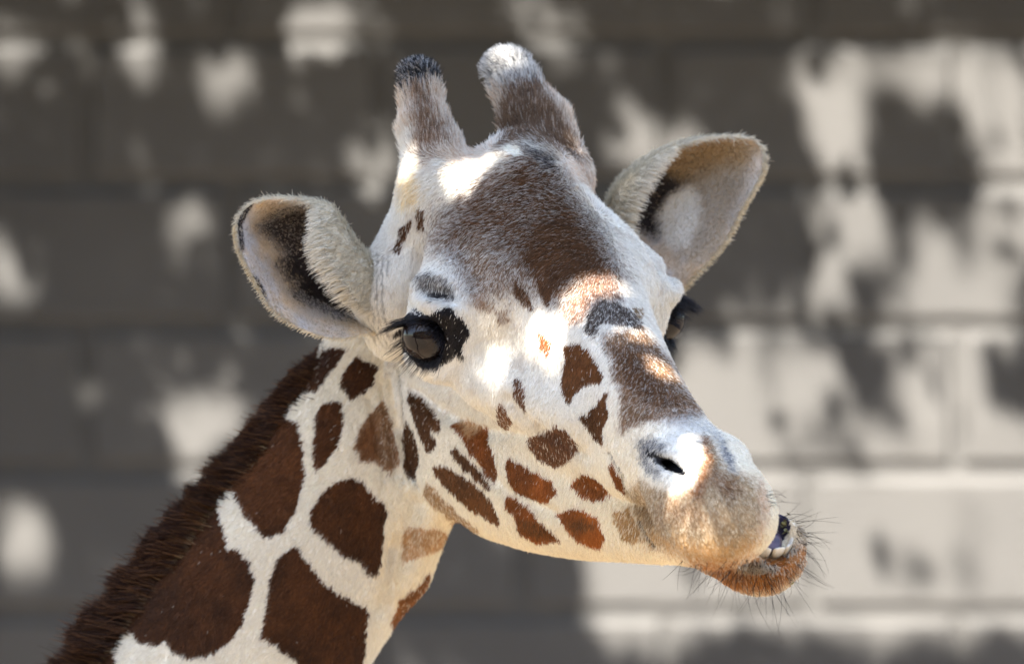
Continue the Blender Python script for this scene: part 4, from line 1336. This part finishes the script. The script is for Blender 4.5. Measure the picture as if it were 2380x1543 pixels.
def leaves_mesh(pos, ln, wd, r):
    n = len(pos)
    e1 = unit(r.normal(0, 1, (n, 3)) + np.array([0, 0, -0.2]))
    nn = unit(r.normal(0, 0.7, (n, 3)) + np.array(S_DIR) * 1.0)
    e2 = unit(np.cross(nn, e1)); nn = np.cross(e1, e2)
    ln = ln * (0.75 + 0.5 * r.random((n, 1))); wd = wd * (0.75 + 0.5 * r.random((n, 1)))
    prof = [(-1, 0, 0), (-0.35, 0.9, 0.1), (0.35, 0.75, 0.1), (1, 0, -0.12), (0.35, -0.75, 0.1), (-0.35, -0.9, 0.1)]
    V = np.stack([pos + e1 * ln / 2 * x + e2 * wd / 2 * y + nn * wd * z for x, y, z in prof], 1).reshape(-1, 3)
    b0 = (np.arange(n) * 6)[:, None]
    F_ = np.concatenate([b0 + np.array([0, 1, 2, 3]), b0 + np.array([0, 3, 4, 5])])
    return V, F_

def big_mesh(name, V, F_, mat, parent):
    me = bpy.data.meshes.new(name)
    me.vertices.add(len(V)); me.vertices.foreach_set('co', np.asarray(V, np.float32).ravel())
    me.loops.add(F_.size); me.loops.foreach_set('vertex_index', F_.astype(np.int32).ravel())
    me.polygons.add(len(F_)); me.polygons.foreach_set('loop_start', np.arange(0, F_.size, F_.shape[1], dtype=np.int32))
    me.update(calc_edges=True); me.validate()
    me.materials.append(mat)
    return link(bpy.data.objects.new(name, me), parent)

def ell_sd(x, y, cx, cy, rx, ry):
    k = np.sqrt(((x - cx) / rx) ** 2 + ((y - cy) / ry) ** 2)
    return (k - 1) * np.minimum(rx, ry)

# where the sun gets through to the wall: soft-edged flecks (wall coordinates as seen from the front, model units)
WALL_LIT = [(35, 110, 70, 80), (165, 95, 45, 42), (325, 100, 55, 110), (525, 200, 75, 80), (735, 70, 110, 75), (870, 375, 65, 65),
            (440, 525, 50, 60), (20, 640, 60, 85), (455, 990, 115, 75), (430, 1095, 70, 30),
            (50, 1260, 70, 110), (1260, 45, 95, 65), (1320, 140, 50, 40), (1520, 345, 105, 52), (1930, 195, 70, 80), (2200, 170, 150, 62), (2330, 260, 80, 130),
            (1930, 330, 50, 70), (2350, 420, 60, 60), (1960, 440, 60, 110), (2010, 560, 60, 60), (2250, 600, 120, 120), (2200, 730, 150, 60), (2350, 560, 60, 60),
            (1650, 880, 55, 65), (1765, 820, 42, 90), (1660, 980, 110, 90), (1790, 960, 80, 80), (1880, 870, 40, 60), (2190, 880, 80, 110), (1800, 1060, 200, 90),
            (2100, 1075, 300, 40), (2330, 1050, 80, 60), (1950, 1170, 260, 80), (2080, 1260, 180, 70), (1700, 1210, 160, 70), (1480, 1290, 160, 60), (1600, 1370, 200, 60),
            (1850, 1370, 120, 55), (1380, 1240, 60, 40), (2240, 1400, 120, 40), (2050, 1430, 80, 30), (1500, 1440, 60, 30), (2300, 1180, 90, 80), (1650, 950, 80, 125), (1772, 890, 55, 150), (1950, 1140, 430, 120), (1750, 1290, 390, 105), (2210, 1190, 190, 140), (1930, 660, 40, 60), (640, 420, 30, 30)]
WALL_DARK = [(2045, 905, 80, 75), (2180, 440, 105, 120), (2280, 330, 60, 60), (2100, 300, 70, 60), (2330, 920, 60, 60), (2250, 1320, 80, 40), (1560, 1480, 80, 30), (2100, 1000, 60, 18), (2220, 1250, 40, 30)]

def shade_tree(label, trunk_path, trunk_r, limbs, pos, ln, wd, seed):
    r = np.random.default_rng(seed)
    root = bpy.data.objects.new("shade_tree", None); link(root)
    root.location = trunk_path[0]
    bpy.context.view_layer.update()
    tag(root, label, "tree", "trees shading the wall and the giraffe")
    V, F_ = [], []
    tube(V, F_, trunk_path, trunk_r, 14)
    mesh_obj("trunk", np.array(V), F_, M_BARK, root)
    for lp in limbs:
        V, F_ = [], []
        lp = np.array(lp, float)
        fine = catmull(lp, 14, 0)
        tube(V, F_, fine, np.linspace(0.07, 0.012, 14), 8)
        mesh_obj("limb", np.array(V), F_, M_BARK, root)
    V, F_ = leaves_mesh(pos, ln, wd, r)
    o = big_mesh("foliage", V, F_, M_LEAF, root); tag(o, kind="stuff")
    return root

S_np = np.array(S_DIR)
r = np.random.default_rng(99)
n = 150000
wx = r.uniform(-3.2, 3.2, n); wz = r.uniform(2.2, 5.6, n)
kx = wx / (U * k_w) + 1190; ky = 771.5 - (wz - ZC) / (U * k_w)
sd = np.full(n, 1e9)
for e in WALL_LIT:
    sd = np.minimum(sd, ell_sd(kx, ky, *e))
for e in WALL_DARK:
    sd = np.maximum(sd, -ell_sd(kx, ky, *e))
outside = (np.abs(kx - 1190) > 1290) | (np.abs(ky - 771) > 880)
gaps = fbm(np.stack([kx, ky, 0 * kx], 1), 330, 55) > 0.60
thr = 0 + 50.0 * ((kx > 1350) & (ky > 780)) + 26.0 * ((kx > 1400) & (ky <= 780))
edge = smooth01((sd - thr + 26) / 52)                  # leaves thin out towards a gap
stray = 0.05 * smooth01((fbm(np.stack([kx, ky, 0 * kx], 1), 150, 58) - 0.42) * 5)
lit = np.where(outside, gaps, r.random(n) > np.maximum(edge, stray))
keep = ~lit
wx, wz = wx[keep], wz[keep]
t = r.uniform(0, 1, len(wx))
low_ = r.random(len(wx)) < 0.30                # sprays added near the wall, above and left of view, to cut sky light
tmin = np.maximum(2.0, (4.75 - wz) / S_np[2]); tt = tmin + t * (5.0 - np.minimum(tmin, 3.8))
tn = np.where(wx < -0.85, 0.25, np.maximum(0.3, (4.34 - wz) / S_np[2]))
tt = np.where(low_, tn + t * 1.3, tt)
pos = np.stack([wx, np.full(len(wx), WALL_Y), wz], 1) + S_np * tt[:, None]
shade_tree("broadleaved tree beside the wall whose crown dapples the blocks", [(-3.2, 2.4, -0.05), (-3.1, 2.4, 1.6), (-2.9, 2.35, 3.2), (-2.6, 2.3, 4.8), (-2.3, 2.2, 6.2)], [0.24, 0.2, 0.17, 0.14, 0.10],
           [[(-2.85, 2.35, 3.6), (-2.0, 2.3, 4.9), (-1.0, 2.2, 5.35), (0.9, 2.0, 5.5)], [(-2.5, 2.3, 5.0), (-1.6, 2.6, 6.2), (0, 2.7, 6.6), (1.3, 2.5, 6.8)],
            [(-2.4, 2.25, 5.8), (-1.4, 1.8, 7.8), (0, 1.6, 8.3), (1.2, 1.5, 8.6)]], pos, 0.042, 0.028, 1)

# unseen belt of trees, added behind the camera to block low sky light
rb = np.random.default_rng(404)
nb_ = 26000
bx = rb.uniform(-45, 45, nb_); by = -24 + rb.normal(0, 2.2, nb_)
crest_h = 11.5 + 3.5 * fbm(np.stack([bx, 0 * bx, 0 * bx], 1), 5.0, 12) + 2 * (fbm(np.stack([bx, by, 0 * bx], 1), 2.0, 14) - 0.5)
bz = crest_h * rb.random(nb_) ** 0.8
V, F_ = leaves_mesh(np.stack([bx, by, bz], 1), 0.75, 0.5, rb)
o = big_mesh("added_tree_belt", V, F_, M_LEAF, None)
tag(o, "unseen belt of dark green trees added behind the camera to block low sky light", "added_tree_belt", kind="stuff")

# the branch over the giraffe
LIT = {'face': ('S', [(1128, 728), (1190, 738), (1250, 715), (1312, 735), (1316, 830), (1292, 885), (1245, 830), (1205, 822), (1172, 870), (1163, 945), (1128, 962), (1102, 945), (1094, 900), (1104, 830), (1112, 765)]),
       'band1': ('S', [(1302, 690), (1330, 645), (1390, 625), (1448, 640), (1460, 695), (1400, 690), (1360, 735), (1330, 770), (1305, 740)]),
       'band2': ('S', [(1418, 782), (1470, 758), (1520, 770), (1535, 806), (1480, 800), (1430, 812)]),
       'band3': ('S', [(1468, 838), (1530, 832), (1560, 860), (1590, 905), (1545, 885), (1490, 862)]),
       'nose': ('S', [(1586, 1015), (1625, 1012), (1643, 1060), (1634, 1112), (1612, 1132), (1584, 1184), (1562, 1184), (1578, 1112), (1600, 1080), (1590, 1048)]),
       'horn': ('S', [(1012, 400), (1060, 372), (1115, 378), (1150, 358), (1178, 368), (1140, 400), (1108, 430), (1078, 482), (1028, 488), (1008, 440)]),
       'strip': ('S', [(918, 300), (935, 200), (965, 210), (965, 330), (975, 430), (930, 460)]),
       'horn_r': ('S', [(1000, 165), (1025, 165), (1050, 250), (1075, 320), (1040, 300), (1012, 220)]),
       'tuft': ('S', [(1110, 95), (1245, 90), (1245, 165), (1190, 200), (1165, 260), (1155, 320), (1125, 230)]),
       'horn2': ('S', [(1245, 160), (1290, 215), (1345, 310), (1412, 455), (1370, 440), (1310, 320)]),
       'ear_b': ('S', [(1545, 445), (1620, 430), (1620, 520), (1590, 590), (1545, 600), (1528, 545)]),
       'ear_c': ('S', [(1425, 460), (1480, 400), (1530, 362), (1535, 430), (1480, 520)]),
       'mane': ('S', [(500, 1010), (640, 985), (612, 1035), (510, 1060)]),
       'ear_a': ('S', [(600, 545), (660, 575), (650, 610), (610, 590)]),
       'crown': ('S', [(1185, 335), (1225, 335), (1225, 372), (1190, 372)]),
       'brow': ('S', [(1560, 655), (1600, 655), (1605, 700), (1575, 690)])}
LIT = [cc(a_, b_) for a_, b_ in LIT.values()] if False else [np.array(b_, float) for a_, b_ in LIT.values()]
allV = [Wd(BV)]; allF = [BF]; off = len(BV)
for key in EARS:
    allV.append(Wd(EARS[key][0])); allF.append(EARS[key][1] + off); off += len(EARS[key][0])
bvh = BVHTree.FromPolygons([tuple(v) for v in np.concatenate(allV)], [tuple(f) for f in np.concatenate(allF)])
n = 36000
tu = r.uniform(40, 2040, n); tv = r.uniform(20, 1720, n); td = r.uniform(-500, 500, n)
tgt = Wd(np.stack([tu, tv, td], 1))
tt = r.uniform(1.7, 3.3, n)
pos = tgt + S_np * tt[:, None]
keep = np.ones(n, bool)
hitp = np.zeros((n, 3)); hit = np.zeros(n, bool)
for i in range(n):
    h_ = bvh.ray_cast(Vector(pos[i]), -S_DIR)
    if h_[0] is not None:
        hit[i] = True; hitp[i] = h_[0]
mod = np.stack([hitp[:, 0] / U + 1190, 771.5 - (hitp[:, 2] - ZC) / U, hitp[:, 1] / U], 1)
uvh = chart(mod)
for (hu, hv, hd, hr) in ((575, 1012, 440, 40), (545, 1020, 445, 34)):       # the fleck on the mane
    w0 = Wd(np.array([hu, hv, hd], float)) - pos
    keep &= np.linalg.norm(w0 - (w0 @ S_np)[:, None] * S_np, axis=1) > hr * U
for poly in LIT:
    keep &= ~(hit & (poly_sd(uvh, poly) < 5))
shade_tree("fine leaved tree whose overhanging branch shades the giraffe's head", [(-3.4, -2.6, -0.05), (-3.3, -2.5, 1.8), (-3.0, -2.3, 3.6), (-2.5, -2.0, 5.2), (-2.0, -1.7, 6.4)], [0.22, 0.19, 0.16, 0.12, 0.08],
           [[(-2.8, -2.2, 4.2), (-1.8, -1.6, 5.1), (-0.8, -1.1, 5.5), (0.3, -0.9, 5.6)], [(-2.5, -2.0, 5.2), (-1.6, -1.3, 5.5), (-0.6, -0.8, 5.4), (0.4, -0.6, 5.3)],
            [(-2.2, -1.8, 5.9), (-1.2, -1.4, 6.0), (-0.4, -1.2, 5.9), (0.2, -1.0, 5.8)]], pos[keep], 0.034, 0.018, 2)
